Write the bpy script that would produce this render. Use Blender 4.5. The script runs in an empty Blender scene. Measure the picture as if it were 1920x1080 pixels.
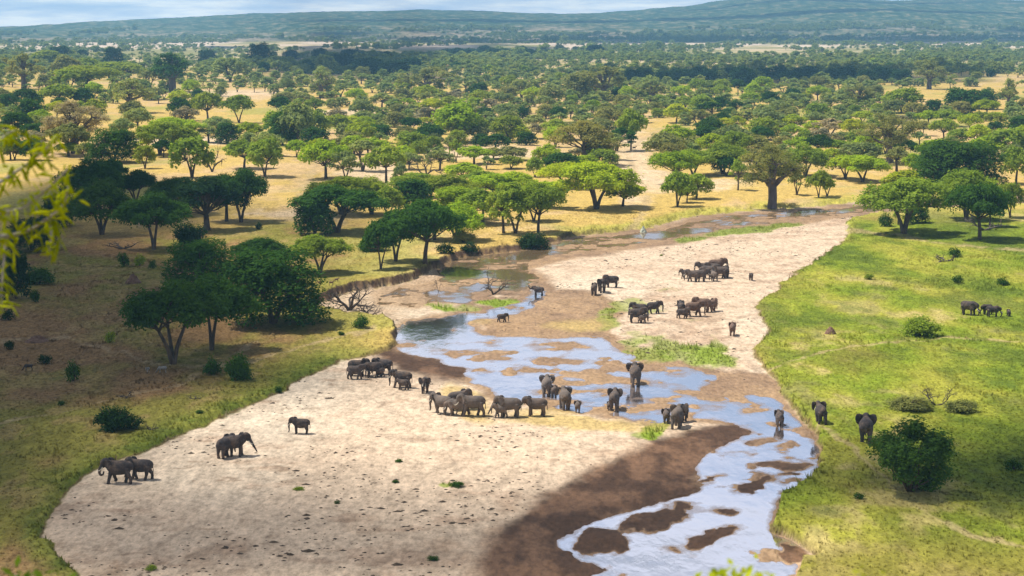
import bpy, math, random
import numpy as np
from mathutils import Vector, Matrix

# ------------------------------------------------------------------ camera, world, sun, exposure
scene = bpy.context.scene
COL = scene.collection
CAM_H = 45.0
F = 3400.0            # focal length in pixels of the 1920 wide photograph
YH = 40.0             # row of the true horizon
TH = math.atan((540.0 - YH) / F)
cam_d = bpy.data.cameras.new("camera")
cam = bpy.data.objects.new("camera", cam_d)
COL.objects.link(cam)
cam.location = (0, 0, CAM_H)
cam.rotation_euler = (math.pi / 2 - TH, 0, 0)
cam_d.sensor_width = 36.0
cam_d.lens = F / 1920.0 * 36.0
cam_d.clip_start = 0.2
cam_d.clip_end = 40000.0
cam_d.dof.use_dof = True
cam_d.dof.focus_distance = 260.0
cam_d.dof.aperture_fstop = 6.5
scene.camera = cam

SUNV = Vector((-0.50, 0.14, 1.0)).normalized()      # towards the sun
w = bpy.data.worlds.new("World")
scene.world = w
w.use_nodes = True
nt = w.node_tree
for n in list(nt.nodes):
    nt.nodes.remove(n)
def N(t, typ, **kw):
    n = t.nodes.new(typ)
    for k, v in kw.items():
        if k.startswith('i_'):
            n.inputs[k[2:].replace('_', ' ')].default_value = v
        else:
            setattr(n, k, v)
    return n
def Lk(t, a, ao, b, bi):
    t.links.new(a.outputs[ao], b.inputs[bi])
def math_node(t, op, a, b=None, clamp=False):
    n = t.nodes.new('ShaderNodeMath'); n.operation = op; n.use_clamp = clamp
    for i, v in enumerate((a, b)):
        if v is None: continue
        if isinstance(v, (int, float)): n.inputs[i].default_value = v
        else: t.links.new(v, n.inputs[i])
    return n.outputs[0]
def mixc(t, fac, a, b, blend='MIX'):
    n = t.nodes.new('ShaderNodeMix'); n.data_type = 'RGBA'; n.blend_type = blend
    for i, v in ((0, fac), (6, a), (7, b)):
        if isinstance(v, (int, float)): n.inputs[i].default_value = v
        elif isinstance(v, tuple): n.inputs[i].default_value = (*v[:3], 1.0)
        else: t.links.new(v, n.inputs[i])
    return n.outputs[2]
def ramp(t, fac, stops):
    n = t.nodes.new('ShaderNodeValToRGB')
    cr = n.color_ramp
    while len(cr.elements) < len(stops): cr.elements.new(0.5)
    for e, (p, c) in zip(cr.elements, stops):
        e.position = p
        e.color = (*c[:3], 1.0) if isinstance(c, tuple) else (c, c, c, 1.0)
    t.links.new(fac, n.inputs[0])
    return n.outputs[0]
sky = N(nt, 'ShaderNodeTexSky', sky_type='NISHITA', sun_disc=False)
sky.sun_elevation = math.asin(SUNV.z)
sky.sun_rotation = math.atan2(SUNV.x, SUNV.y)
sky.air_density = 1.0; sky.dust_density = 0.6; sky.ozone_density = 1.4
tc = N(nt, 'ShaderNodeTexCoord')
sep = N(nt, 'ShaderNodeSeparateXYZ'); Lk(nt, tc, 'Generated', sep, 0)
zc = math_node(nt, 'MAXIMUM', sep.outputs[2], 0.0)
den = math_node(nt, 'ADD', zc, 0.06)
cx = math_node(nt, 'DIVIDE', sep.outputs[0], den)
cy = math_node(nt, 'DIVIDE', sep.outputs[1], den)
cmb = N(nt, 'ShaderNodeCombineXYZ'); nt.links.new(cx, cmb.inputs[0]); nt.links.new(cy, cmb.inputs[1])
cmb.inputs[2].default_value = 3.7
cn = N(nt, 'ShaderNodeTexNoise', i_Scale=1.1, i_Detail=9.0, i_Roughness=0.58); Lk(nt, cmb, 0, cn, 'Vector')
cover = ramp(nt, cn.outputs[0], [(0.40, 0.0), (0.53, 1.0)])
# low down there is a thicker bank of cloud, higher up more blue
lowb = ramp(nt, sep.outputs[2], [(0.0, 0.95), (0.14, 0.50), (0.25, 0.12), (0.5, 0.3)])
cf = math_node(nt, 'MULTIPLY', cover, 0.9)
cf = math_node(nt, 'MAXIMUM', cf, lowb)
cf = math_node(nt, 'MULTIPLY', cf, ramp(nt, sep.outputs[2], [(0.0, 1.0), (0.35, 0.95), (0.7, 0.9)]))
# fine puffs in the band right above the horizon
mp = N(nt, 'ShaderNodeMapping'); mp.inputs['Scale'].default_value = (14, 14, 150); Lk(nt, tc, 'Generated', mp, 0)
pn = N(nt, 'ShaderNodeTexNoise', i_Scale=1.0, i_Detail=7.0, i_Roughness=0.6); Lk(nt, mp, 0, pn, 'Vector')
puff = ramp(nt, pn.outputs[0], [(0.36, (13, 15, 20.0)), (0.48, (19.0, 19.5, 22.0)), (0.60, (29.0, 27.0, 25.0))])
puff2a = ramp(nt, cn.outputs[0], [(0.36, (4.6, 6.0, 9.8)), (0.60, (11.0, 11.0, 12.2))])
puff2 = mixc(nt, ramp(nt, sep.outputs[2], [(0.35, 0.0), (0.6, 1.0)]), puff2a, (4.6, 4.3, 3.9))
lowf = ramp(nt, sep.outputs[2], [(0.02, 1.0), (0.07, 0.0)])
ccol = mixc(nt, lowf, puff2, puff)
scol = mixc(nt, cf, sky.outputs[0], ccol)
bg = N(nt, 'ShaderNodeBackground', i_Strength=0.07)
nt.links.new(scol, bg.inputs[0])
wo = N(nt, 'ShaderNodeOutputWorld'); Lk(nt, bg, 0, wo, 0)

sl = bpy.data.lights.new("sun", 'SUN'); sl.energy = 5.0; sl.angle = math.radians(0.5); sl.color = (1.0, 0.945, 0.83)
so = bpy.data.objects.new("sun", sl); COL.objects.link(so)
so.rotation_euler = SUNV.to_track_quat('Z', 'Y').to_euler()
so.location = (0, 0, 300)

scene.view_settings.view_transform = 'Standard'
scene.view_settings.look = 'None'
scene.view_settings.exposure = 0.36
scene.view_settings.gamma = 1.0
scene.render.engine = 'CYCLES'
scene.cycles.use_denoising = True
scene.cycles.max_bounces = 5
scene.cycles.diffuse_bounces = 2
scene.cycles.glossy_bounces = 2
scene.cycles.transparent_max_bounces = 8
scene.cycles.volume_bounces = 0

# ------------------------------------------------------------------ numbers: noise, projection, polygons
R = np.random.RandomState(11)
random.seed(7)
def hash2(ix, iy, seed):
    h = (ix.astype(np.int64) * 374761393 + iy.astype(np.int64) * 668265263 + seed * 974634777) & 0xFFFFFFFF
    h = ((h ^ (h >> 13)) * 1274126177) & 0xFFFFFFFF
    h = h ^ (h >> 16)
    return (h & 0xFFFFFF).astype(np.float32) / float(0xFFFFFF)
def vnoise(x, y, seed=0):
    x0 = np.floor(x); y0 = np.floor(y)
    fx = x - x0; fy = y - y0
    fx = fx * fx * (3 - 2 * fx); fy = fy * fy * (3 - 2 * fy)
    a = hash2(x0, y0, seed); b = hash2(x0 + 1, y0, seed); c = hash2(x0, y0 + 1, seed); d = hash2(x0 + 1, y0 + 1, seed)
    return (a + (b - a) * fx) * (1 - fy) + (c + (d - c) * fx) * fy
def fbm(x, y, seed=0, oct=4):
    s = 0; amp = 0.5; tot = 0
    for i in range(oct):
        s = s + amp * vnoise(x, y, seed + i * 17); tot += amp
        x = x * 2.03 + 11.3; y = y * 2.03 + 5.7; amp *= 0.5
    return s / tot - 0.5
def sst(a, b, x):
    t = np.clip((x - a) / (b - a), 0, 1)
    return t * t * (3 - 2 * t)
ST, CT = math.sin(TH), math.cos(TH)
def px2w(px, py, z=0.0):
    """pixel of the photograph -> point of the plane at height z"""
    xc = (np.asarray(px, float) - 960) / F; yc = (540 - np.asarray(py, float)) / F
    dy = CT + yc * ST; dz = -ST + yc * CT
    t = (CAM_H - z) / (-dz)
    return xc * t, dy * t
def w2px(x, y, z=0.0):
    dz = z - CAM_H
    zc_ = y * CT - dz * ST
    yc = (y * ST + dz * CT) / zc_
    return 960 + F * x / zc_, 540 - F * yc
def spline(P, n=5):
    P = np.array(P, float); out = []
    m = len(P)
    for i in range(m):
        p0, p1, p2, p3 = P[i - 1], P[i], P[(i + 1) % m], P[(i + 2) % m]
        for k in range(n):
            t = k / n
            out.append(0.5 * ((2 * p1) + (-p0 + p2) * t + (2 * p0 - 5 * p1 + 4 * p2 - p3) * t * t + (-p0 + 3 * p1 - 3 * p2 + p3) * t ** 3))
    return np.array(out)
VS = 2.2   # rows count this many times more than columns in distances
def sdf(poly, X, Y, n=4):
    """signed distance, negative inside, in photograph pixels"""
    P = spline(poly, n).astype(np.float32)
    X = X.astype(np.float32); Y = (Y * VS).astype(np.float32)
    P = P * np.array([1, VS], np.float32)
    best = np.full(X.shape, 1e12, np.float32); inside = np.zeros(X.shape, bool)
    for i in range(len(P)):
        a = P[i]; b = P[(i + 1) % len(P)]
        e = b - a; L2 = float(e @ e) + 1e-9
        wx = X - a[0]; wy = Y - a[1]
        t = np.clip((wx * e[0] + wy * e[1]) / L2, 0, 1)
        dx = wx - e[0] * t; dy = wy - e[1] * t
        np.minimum(best, dx * dx + dy * dy, out=best)
        if a[1] != b[1]:
            c = ((a[1] > Y) != (b[1] > Y)) & (X < (b[0] - a[0]) * (Y - a[1]) / (b[1] - a[1]) + a[0])
            inside ^= c
    d = np.sqrt(best)
    return np.where(inside, -d, d)
def ell(X, Y, e):
    cx, cy, rx, ry = e[:4]; a = math.radians(e[4]) if len(e) > 4 else 0
    dx = X - cx; dy = Y - cy
    u = (dx * math.cos(a) + dy * math.sin(a)) / rx; v = (-dx * math.sin(a) + dy * math.cos(a)) / ry
    r = np.sqrt(u * u + v * v)
    return (r - 1) * min(rx, ry * VS)
BED = [(150,1080),(108,1040),(94,990),(122,932),(185,882),(260,852),(330,822),(400,792),(470,762),(530,738),(585,705),(640,684),(690,672),(728,655),(748,628),(740,606),(700,596),(620,590),(585,582),(610,566),(660,550),(720,540),(770,528),(800,512),(830,497),(880,482),(960,472),(1010,462),(1080,444),(1150,435),(1230,423),(1300,406),(1400,395),(1500,389),(1600,380),(1700,373),(1800,374),(1900,366),(2100,360),(2500,345),
       (2500,366),(2100,380),(1900,386),(1760,392),(1680,400),(1622,408),(1592,422),(1588,447),(1540,482),(1480,522),(1432,557),(1420,590),(1440,622),(1412,660),(1430,690),(1458,722),(1482,762),(1522,802),(1538,850),(1532,900),(1484,932),(1452,970),(1462,1002),(1512,1032),(1522,1060),(1502,1085),(1490,1300),(1480,1700),(500,1700),(300,1300)]
WAT = [(1000,537),(1022,548),(1000,573),(960,588),(915,596),(885,604),(905,622),(960,630),(1050,632),(1110,630),(1150,648),(1185,670),(1250,685),(1330,702),(1340,716),(1310,724),(1350,738),(1392,752),(1420,760),(1400,742),(1440,738),(1470,762),(1502,792),(1532,835),(1537,880),(1505,920),(1458,948),(1448,985),(1468,1012),(1502,1034),(1496,1080),(1480,1200),(1470,1700),(900,1700),(1020,1200),(1080,1100),(1130,1072),(1085,1052),(1045,1026),(1062,1000),(1120,975),(1200,950),(1280,925),(1306,900),(1300,870),(1335,850),(1362,828),(1392,812),(1404,796),(1340,785),(1270,783),(1240,790),(1200,785),(1140,772),(1080,766),(1030,756),(1000,747),(940,746),(905,726),(872,706),(866,690),(820,677),(748,657),(733,637),(752,607),(800,598),(880,584),(950,570),(985,555)]
WAT2 = [(825,500),(870,482),(960,473),(1060,452),(1150,442),(1250,427),(1330,410),(1450,398),(1560,391),(1680,383),(1800,379),(1950,372),(2300,358),(2300,366),(1950,380),(1800,386),(1650,396),(1560,404),(1480,411),(1400,424),(1300,440),(1180,460),(1060,476),(1000,490),(985,505),(1010,520),(1004,537),(962,548),(900,560),(872,572),(830,566),(770,572),(712,566),(735,545),(800,530),(822,515)]
ISL = [(760,645,28,6,5),(868,662,26,4),(930,663,24,5),(905,640,20,3),(1054,647,40,6),(940,674,20,3.4),(1040,676,34,4.5),(985,692,28,4.5),(1110,698,52,7,-10),(1205,690,58,6,4),(1150,712,75,6,4),(1095,733,66,7),(1070,717,30,7),(1240,748,36,5),(1190,768,76,6),(1000,749,62,7),(900,694,16,3),(1255,762,60,4),
       (1128,1018,53,27,3),(1228,976,78,19,-14),(1330,1012,46,14,-18),(1415,912,40,10,-14),(1478,874,42,8),(1360,958,16,5),(1428,826,22,4),(1318,902,26,6,-20),(1265,1040,20,5),(1500,1045,40,17),(1300,840,60,16,-20),(1488,890,14,5),(1390,850,20,3,-10),(1330,735,45,6,8),(1380,722,60,9),(1410,765,24,5),
       (810,536,52,8),(937,556,46,10),(845,577,66,8),(775,560,50,7),(715,578,60,12),(1010,500,35,7),(950,500,36,5),(1180,452,52,3),(1300,424,60,3),(1440,412,48,2.5),(1100,466,50,3),(890,530,30,3),(1050,487,80,6,-8)]
MUD = [(1185,850),(1255,818),(1330,800),(1400,786),(1398,826),(1345,850),(1308,895),(1275,930),(1120,980),(1050,1022),(1135,1065),(1110,1100),(1070,1200),(1000,1500),(820,1500),(885,1110),(900,1050),(930,990),(1000,945),(1085,900)]
MUD2 = [(705,652),(745,660),(865,692),(872,708),(835,716),(775,700),(715,676)]
WETS = [(900,592),(990,552),(1040,548),(1130,556),(1170,585),(1150,615),(1165,640),(1250,672),(1340,695),(1440,705),(1475,760),(1400,765),(1300,740),(1180,690),(1080,640),(940,640)]
WETS2 = [(1000,470),(1150,452),(1300,436),(1420,420),(1560,402),(1660,396),(1660,402),(1560,414),(1420,432),(1300,452),(1150,476),(1040,495),(990,510),(1000,540),(960,530)]
# the raster of the masks, in photograph pixels of the plane z = 0
GX0, GX1, GY0, GY1, GS = -900, 2800, 60, 1660, 4
gx = np.arange(GX0, GX1, GS, dtype=np.float32); gy = np.arange(GY0, GY1, GS / 2, dtype=np.float32)
GXX, GYY = np.meshgrid(gx, gy)
def region(poly):
    """distances only near the polygon; elsewhere the cheap box distance is enough"""
    P = np.array(poly, float)
    m = 160
    D = np.full(GXX.shape, 400.0, np.float32)
    x0, x1, y0, y1 = P[:, 0].min() - m, P[:, 0].max() + m, P[:, 1].min() - m / 2, P[:, 1].max() + m / 2
    ix = np.where((gx >= x0) & (gx <= x1))[0]; iy = np.where((gy >= y0) & (gy <= y1))[0]
    sl_ = np.ix_(iy, ix)
    D[sl_] = sdf(poly, GXX[sl_], GYY[sl_])
    return D
G = {}
G['bed'] = region(BED)
G['wat'] = region(WAT); G['wat2'] = region(WAT2)
G['mud'] = np.minimum(region(MUD), region(MUD2))
G['wets'] = np.minimum(region(WETS), region(WETS2))
isl = np.full(GXX.shape, 400.0, np.float32)
for e in ISL: isl = np.minimum(isl, ell(GXX, GYY, e))
G['isl'] = isl
def samp(name, px, py):
    g = G[name]
    u = np.clip((px - GX0) / GS, 0, len(gx) - 1.001); v = np.clip((py - GY0) / (GS / 2), 0, len(gy) - 1.001)
    iu = u.astype(int); iv = v.astype(int); fu = u - iu; fv = v - iv
    return (g[iv, iu] * (1 - fu) + g[iv, iu + 1] * fu) * (1 - fv) + (g[iv + 1, iu] * (1 - fu) + g[iv + 1, iu + 1] * fu) * fv
SKY_P = [(-3000,70),(-800,60),(0,52),(150,50),(300,38),(420,32),(500,27),(650,23),(800,21),(900,22),(1000,26),(1060,27),(1130,25),(1200,20),(1300,12),(1350,4),(1420,-3),(1500,-1),(1560,2),(1650,4),(1730,1),(1830,3),(1920,6),(2300,10),(4500,20)]
spx = np.array([p[0] for p in SKY_P], float); spy = np.array([p[1] for p in SKY_P], float)
def hills(x, y):
    D = 8500.0
    px = 960 + F * x / D
    zr = CAM_H + (YH - np.interp(px, spx, spy)) * D / F
    up = sst(4700, 8400, y) * 0.8 + sst(4300, 6600, y) * 0.2
    back = 1 - 0.35 * sst(8700, 11500, y)
    n = fbm(x / 1400, y / 1100, 5, 4) * 26 + fbm(x / 350, y / 350, 6, 3) * 9
    return zr * up * back + n * sst(3400, 5200, y) * (0.10 + 0.6 * (1 - sst(7000, 8400, y)))
def masks(x, y):
    nx = fbm(x / 2.6, y / 4.5, 1, 4); ny = fbm(x / 2.6, y / 4.5, 2, 4)
    nx2 = fbm(x / 11, y / 17, 3, 3)
    px, py = w2px(x + nx * 1.5, y + ny * 5.0 + nx2 * 5.0)
    py = np.clip(py, 41, 5000)
    m = {k: samp(k, px, py) for k in G}
    m['isl'] = m['isl'] + fbm(x / 2.6, y / 2.6, 91, 5) * 32 + 1.0
    m['bed'] = m['bed'] + fbm(x / 1.1, y / 2.2, 94, 4) * 10
    m['wat'] = m['wat'] + fbm(x / 1.6, y / 2.2, 92, 4) * 11; m['wat2'] = m['wat2'] + fbm(x / 2.5, y / 6, 93, 4) * 10
    m['px'] = px; m['py'] = py
    return m
def bank_h(px, py):
    """height of the bank above the bed, by stretch of river"""
    left = np.interp(py, [430, 470, 520, 560, 600, 640, 700, 1100], [0.8, 1.1, 1.35, 1.5, 1.1, 0.8, 0.6, 0.65])
    right = np.interp(py, [380, 420, 560, 700, 850, 1100], [0.5, 0.4, 0.45, 0.7, 1.0, 1.1])
    far = 0.9
    isr = sst(1150, 1350, px)
    top = sst(465, 425, py)
    return (left * (1 - isr) + right * isr) * (1 - top) + far * top
def height(x, y, m=None, detail=True):
    x = np.asarray(x, float); y = np.asarray(y, float)
    if m is None: m = masks(x, y)
    px, py = m['px'], m['py']
    wid = np.where(px < 900, 5.0, 7.0) + 8 * sst(640, 700, py) * (1 - sst(900, 1300, px))
    b = sst(0, 1, m['bed'] / wid)
    z = bank_h(px, py) * b
    z = z + b * fbm(x / 26, y / 34, 21, 3) * 1.1 * sst(0, 60, m['bed'])
    z = z + fbm(x / 260, y / 300, 22, 3) * 9 * sst(520, 1300, y)
    z = z + 5 * np.exp(-((x + 150) / 150) ** 2 - ((y - 1650) / 170) ** 2)
    # bed: sand slightly domed, water carved
    wt = np.minimum(m['wat'], m['wat2']); wt = np.maximum(wt, -m['isl'])
    bedz = 0.05 + 0.16 * sst(0, 60, wt) - 0.10 * sst(2, -4, wt) - 0.10 * sst(-3, -16, wt)
    bedz = bedz + (fbm(x / 4, y / 6, 23, 4) * 0.10 + fbm(x / 1.0, y / 1.4, 24, 2) * 0.03) * sst(0, 14, wt)
    bedz = bedz + fbm(x / 3.2, y / 3.2, 26, 5) * 0.22 * (1 - sst(0, 26, np.abs(wt + 3)))
    bedz = bedz + 0.30 * sst(.10, .30, fbm(x / 3.0 + y * .2, y / 7.0, 27, 4)) * sst(-2, -8, wt) * sst(950, 700, px) * 0 + 0.30 * sst(.14, .30, fbm(x / 4.2, y / 5.0, 28, 5)) * sst(0, -5, wt)
    z = z + bedz * (1 - b)
    z = z + b * (fbm(x / 2.0, y / 2.0, 25, 3) * 0.16)
    z = np.where(y > 3000, z + hills(x, y), z)
    # the slope the camera stands on
    r = np.sqrt(x * x * 0.15 + y * y)
    sl_ = 43.0 * np.clip(1 - r / 98.0, 0, 1) * (y > -400)
    return np.where(sl_ > 0, np.maximum(z, sl_), z)
def ground_many(px, py):
    px = np.asarray(px, float); py = np.asarray(py, float); z = np.zeros(px.shape)
    for k in range(6):
        x, y = px2w(px, py, z); z = z * 0.4 + height(x, y) * 0.6
    x, y = px2w(px, py, z)
    return x, y, height(x, y)
def ground_at(px, py):
    """point of the terrain that the photograph's pixel shows"""
    z = 0.0
    for k in range(7):
        x, y = px2w(px, py, z)
        zn = float(height(np.array([x]), np.array([y]))[0])
        z = z * 0.4 + zn * 0.6
    x, y = px2w(px, py, z)
    return float(x), float(y), float(height(np.array([x]), np.array([y]))[0])
def size_at(px, py, x, y, z, wpx, hpx):
    zc_ = y * CT - (z - CAM_H) * ST
    return wpx * zc_ / F, hpx * zc_ / F / CT

# ------------------------------------------------------------------ materials
def new_mat(name):
    m = bpy.data.materials.new(name); m.use_nodes = True
    t = m.node_tree
    for n in list(t.nodes): t.nodes.remove(n)
    out = t.nodes.new('ShaderNodeOutputMaterial')
    return m, t, out
def objcoord(t, scale=(1, 1, 1), world=False):
    if world:
        g = t.nodes.new('ShaderNodeNewGeometry'); src = g.outputs['Position']
    else:
        c = t.nodes.new('ShaderNodeTexCoord'); src = c.outputs['Object']
    mp = t.nodes.new('ShaderNodeMapping'); mp.inputs['Scale'].default_value = scale
    t.links.new(src, mp.inputs[0]); return mp.outputs[0]
def noise(t, vec, scale, detail=4, rough=0.55):
    n = t.nodes.new('ShaderNodeTexNoise'); n.inputs['Scale'].default_value = scale
    n.inputs['Detail'].default_value = detail; n.inputs['Roughness'].default_value = rough
    t.links.new(vec, n.inputs['Vector']); return n.outputs[0]
def bump(t, h, strength, dist):
    b = t.nodes.new('ShaderNodeBump'); b.inputs['Strength'].default_value = strength; b.inputs['Distance'].default_value = dist
    t.links.new(h, b.inputs['Height']); return b.outputs[0]
def mat_ground():
    m, t, out = new_mat("ground_earth")
    a = t.nodes.new('ShaderNodeAttribute'); a.attribute_name = "Col"
    wv = t.nodes.new('ShaderNodeAttribute'); wv.attribute_name = "wet"
    gv = t.nodes.new('ShaderNodeAttribute'); gv.attribute_name = "grassy"
    v = objcoord(t, (1, 1, 1), True)
    v2 = objcoord(t, (1.0, 0.45, 1), True)
    n1 = noise(t, v2, 2.2, 6, 0.65); n2 = noise(t, v2, 0.55, 5, 0.6); n3 = noise(t, v, 7.0, 3, 0.7)
    f = mixc(t, 1.0, a.outputs[0], ramp(t, n1, [(0.28, 0.62), (0.5, 1.0), (0.72, 1.3)]), 'MULTIPLY')
    f = mixc(t, 1.0, f, ramp(t, n2, [(0.3, 0.78), (0.5, 1.0), (0.7, 1.18)]), 'MULTIPLY')
    gl = mixc(t, 1.0, f, ramp(t, n3, [(0.3, 0.78), (0.5, 1.0), (0.7, 1.18)]), 'MULTIPLY')
    f = mixc(t, gv.outputs[2], f, gl)
    p = t.nodes.new('ShaderNodeBsdfPrincipled')
    t.links.new(f, p.inputs['Base Color'])
    rgh = math_node(t, 'MULTIPLY', wv.outputs[2], -0.35); rgh = math_node(t, 'ADD', rgh, 0.95)
    t.links.new(rgh, p.inputs['Roughness'])
    p.inputs['Specular IOR Level'].default_value = 0.07
    h = math_node(t, 'ADD', n1, n3)
    t.links.new(bump(t, h, 0.5, 0.16), p.inputs['Normal'])
    t.links.new(p.outputs[0], out.inputs[0])
    return m
def mat_hills():
    m, t, out = new_mat("far_hills")
    v = objcoord(t, (1, 1, 1), True)
    vs = objcoord(t, (1, 0.4, 1), True)
    n1 = noise(t, vs, 0.030, 8, 0.72); n2 = noise(t, vs, 0.0035, 5, 0.6)
    veg = ramp(t, n1, [(0.44, (0.028, 0.060, 0.020)), (0.53, (0.07, 0.115, 0.04)), (0.60, (0.26, 0.22, 0.12))])
    bare = ramp(t, n1, [(0.40, (0.04, 0.07, 0.03)), (0.48, (0.22, 0.18, 0.11)), (0.56, (0.42, 0.33, 0.24))])
    a = t.nodes.new('ShaderNodeAttribute'); a.attribute_name = "bare"
    fb = math_node(t, 'MULTIPLY', a.outputs[2], ramp(t, n2, [(0.35, 0.3), (0.6, 1.0)]))
    c = mixc(t, fb, veg, bare)
    p = t.nodes.new('ShaderNodeBsdfPrincipled'); p.inputs['Roughness'].default_value = 1.0
    p.inputs['Specular IOR Level'].default_value = 0.0
    t.links.new(c, p.inputs['Base Color'])
    t.links.new(bump(t, n1, 0.9, 12.0), p.inputs['Normal'])
    t.links.new(p.outputs[0], out.inputs[0]); return m
def mat_water():
    m, t, out = new_mat("river_water")
    v = objcoord(t, (1.0, 0.4, 1), True)
    n1 = noise(t, v, 0.9, 6, 0.62); n2 = noise(t, v, 0.16, 4, 0.5)
    a = t.nodes.new('ShaderNodeAttribute'); a.attribute_name = "silt"
    g = t.nodes.new('ShaderNodeBsdfGlossy'); g.inputs['Roughness'].default_value = 0.07
    g.inputs['Color'].default_value = (0.97, 0.96, 1.0, 1)
    t.links.new(bump(t, math_node(t, 'ADD', math_node(t, 'MULTIPLY', n1, 0.13), n2), 0.75, 0.17), g.inputs['Normal'])
    d = t.nodes.new('ShaderNodeBsdfDiffuse')
    dp = t.nodes.new('ShaderNodeAttribute'); dp.attribute_name = "deep"
    n3 = noise(t, objcoord(t, (0.55, 0.22, 1), True), 0.8, 7, 0.7)
    film = math_node(t, 'ADD', dp.outputs[2], math_node(t, 'MULTIPLY', math_node(t, 'SUBTRACT', n3, 0.5), 1.4), True)
    bedc = mixc(t, a.outputs[2], (0.21, 0.135, 0.085), (0.16, 0.105, 0.06))
    dc = mixc(t, film, bedc, mixc(t, a.outputs[2], (0.27, 0.24, 0.25), (0.18, 0.125, 0.07)))
    t.links.new(dc, d.inputs[0])
    fac = ramp(t, film, [(0.0, 0.12), (0.45, 0.50), (0.75, 0.92)])
    fac = math_node(t, 'SUBTRACT', fac, math_node(t, 'MULTIPLY', a.outputs[2], 0.30), True)
    mx = t.nodes.new('ShaderNodeMixShader'); t.links.new(fac, mx.inputs[0])
    t.links.new(d.outputs[0], mx.inputs[1]); t.links.new(g.outputs[0], mx.inputs[2])
    t.links.new(mx.outputs[0], out.inputs[0]); return m
def mat_leaf(name, transl=0.36, hue=0.25):
    """leaf colour = the object's own colour times a small variation per leaf cluster and per tree"""
    m, t, out = new_mat(name)
    oi = t.nodes.new('ShaderNodeObjectInfo')
    a = t.nodes.new('ShaderNodeAttribute'); a.attribute_name = "tint"
    c = mixc(t, 1.0, oi.outputs['Color'], ramp(t, a.outputs[2], [(0.0, (0.62, 0.66, 0.7)), (0.5, (1, 1, 1)), (1.0, (1.5, 1.35, 1.1))]), 'MULTIPLY')
    c = mixc(t, hue, c, mixc(t, 1.0, c, ramp(t, oi.outputs['Random'], [(0.0, (0.55, 0.75, 1.0)), (0.5, (1, 1, 1)), (1.0, (1.7, 1.25, 0.9))]), 'MULTIPLY'))
    d = t.nodes.new('ShaderNodeBsdfDiffuse'); tr = t.nodes.new('ShaderNodeBsdfTranslucent')
    t.links.new(c, d.inputs[0])
    t.links.new(mixc(t, 1.0, c, (1.3, 1.35, 0.6), 'MULTIPLY'), tr.inputs[0])
    mx = t.nodes.new('ShaderNodeMixShader'); mx.inputs[0].default_value = transl
    t.links.new(d.outputs[0], mx.inputs[1]); t.links.new(tr.outputs[0], mx.inputs[2])
    t.links.new(mx.outputs[0], out.inputs[0]); return m
def mat_simple(name, c1, c2, scale, rough=0.9, bstr=0.5, bdist=0.03, stretch=(1, 1, 1), usecol=False, spec=0.2):
    m, t, out = new_mat(name)
    v = objcoord(t, stretch)
    n = noise(t, v, scale, 6, 0.65)
    c = ramp(t, n, [(0.33, c1), (0.67, c2)])
    if usecol:
        oi = t.nodes.new('ShaderNodeObjectInfo')
        c = mixc(t, 1.0, c, oi.outputs['Color'], 'MULTIPLY')
        off = t.nodes.new('ShaderNodeVectorMath'); off.operation = 'ADD'; t.links.new(v, off.inputs[0])
        sc_ = t.nodes.new('ShaderNodeCombineXYZ'); t.links.new(math_node(t, 'MULTIPLY', oi.outputs['Random'], 50.0), sc_.inputs[0]); t.links.new(sc_.outputs[0], off.inputs[1])
        dn = noise(t, off.outputs[0], 1.1, 5, 0.7)
        c = mixc(t, ramp(t, dn, [(0.46, 0.0), (0.66, 0.55)]), c, (0.24, 0.165, 0.12))
    p = t.nodes.new('ShaderNodeBsdfPrincipled'); p.inputs['Roughness'].default_value = rough
    p.inputs['Specular IOR Level'].default_value = spec
    t.links.new(c, p.inputs['Base Color'])
    t.links.new(bump(t, n, bstr, bdist), p.inputs['Normal'])
    t.links.new(p.outputs[0], out.inputs[0]); return m
M_GROUND = mat_ground(); M_HILLS = mat_hills(); M_WATER = mat_water()
M_LEAF = mat_leaf("leaves"); M_TWIGLEAF = mat_leaf("sunlit_pods", 0.4, 0.0)
M_BARK = mat_simple("bark", (0.05, 0.036, 0.028), (0.15, 0.11, 0.08), 3.0, stretch=(1, 1, 0.3))
M_BAOBAB = mat_simple("baobab_bark", (0.075, 0.058, 0.055), (0.20, 0.155, 0.14), 1.2, stretch=(1, 1, 0.35), bdist=0.15)
M_DEAD = mat_simple("dead_wood", (0.05, 0.04, 0.034), (0.16, 0.13, 0.11), 4.0)
M_PALEBARK = mat_simple("pale_bark", (0.22, 0.19, 0.16), (0.36, 0.32, 0.27), 60.0, bdist=0.002)
M_SKIN = mat_simple("elephant_hide", (0.62, 0.62, 0.62), (1.15, 1.1, 1.05), 2.4, rough=0.85, bstr=0.5, bdist=0.03, usecol=True)
M_IVORY = mat_simple("ivory", (0.55, 0.50, 0.40), (0.7, 0.65, 0.55), 6.0, rough=0.4)
M_MOUND = mat_simple("mound_earth", (0.12, 0.065, 0.045), (0.26, 0.16, 0.11), 2.5, bdist=0.1)
M_ROCK = mat_simple("pale_rock", (0.35, 0.36, 0.28), (0.6, 0.62, 0.5), 3.0)
M_DUNG = mat_simple("dark_debris", (0.035, 0.026, 0.02), (0.11, 0.08, 0.055), 2.0)
def mat_stripes(name, c1, c2, scale):
    m, t, out = new_mat(name)
    v = objcoord(t)
    wv = t.nodes.new('ShaderNodeTexWave'); wv.inputs['Scale'].default_value = scale; wv.inputs['Distortion'].default_value = 2.5
    t.links.new(v, wv.inputs['Vector'])
    c = ramp(t, wv.outputs[1], [(0.45, c1), (0.55, c2)])
    p = t.nodes.new('ShaderNodeBsdfPrincipled'); p.inputs['Roughness'].default_value = 0.8
    t.links.new(c, p.inputs['Base Color']); t.links.new(p.outputs[0], out.inputs[0]); return m
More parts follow.
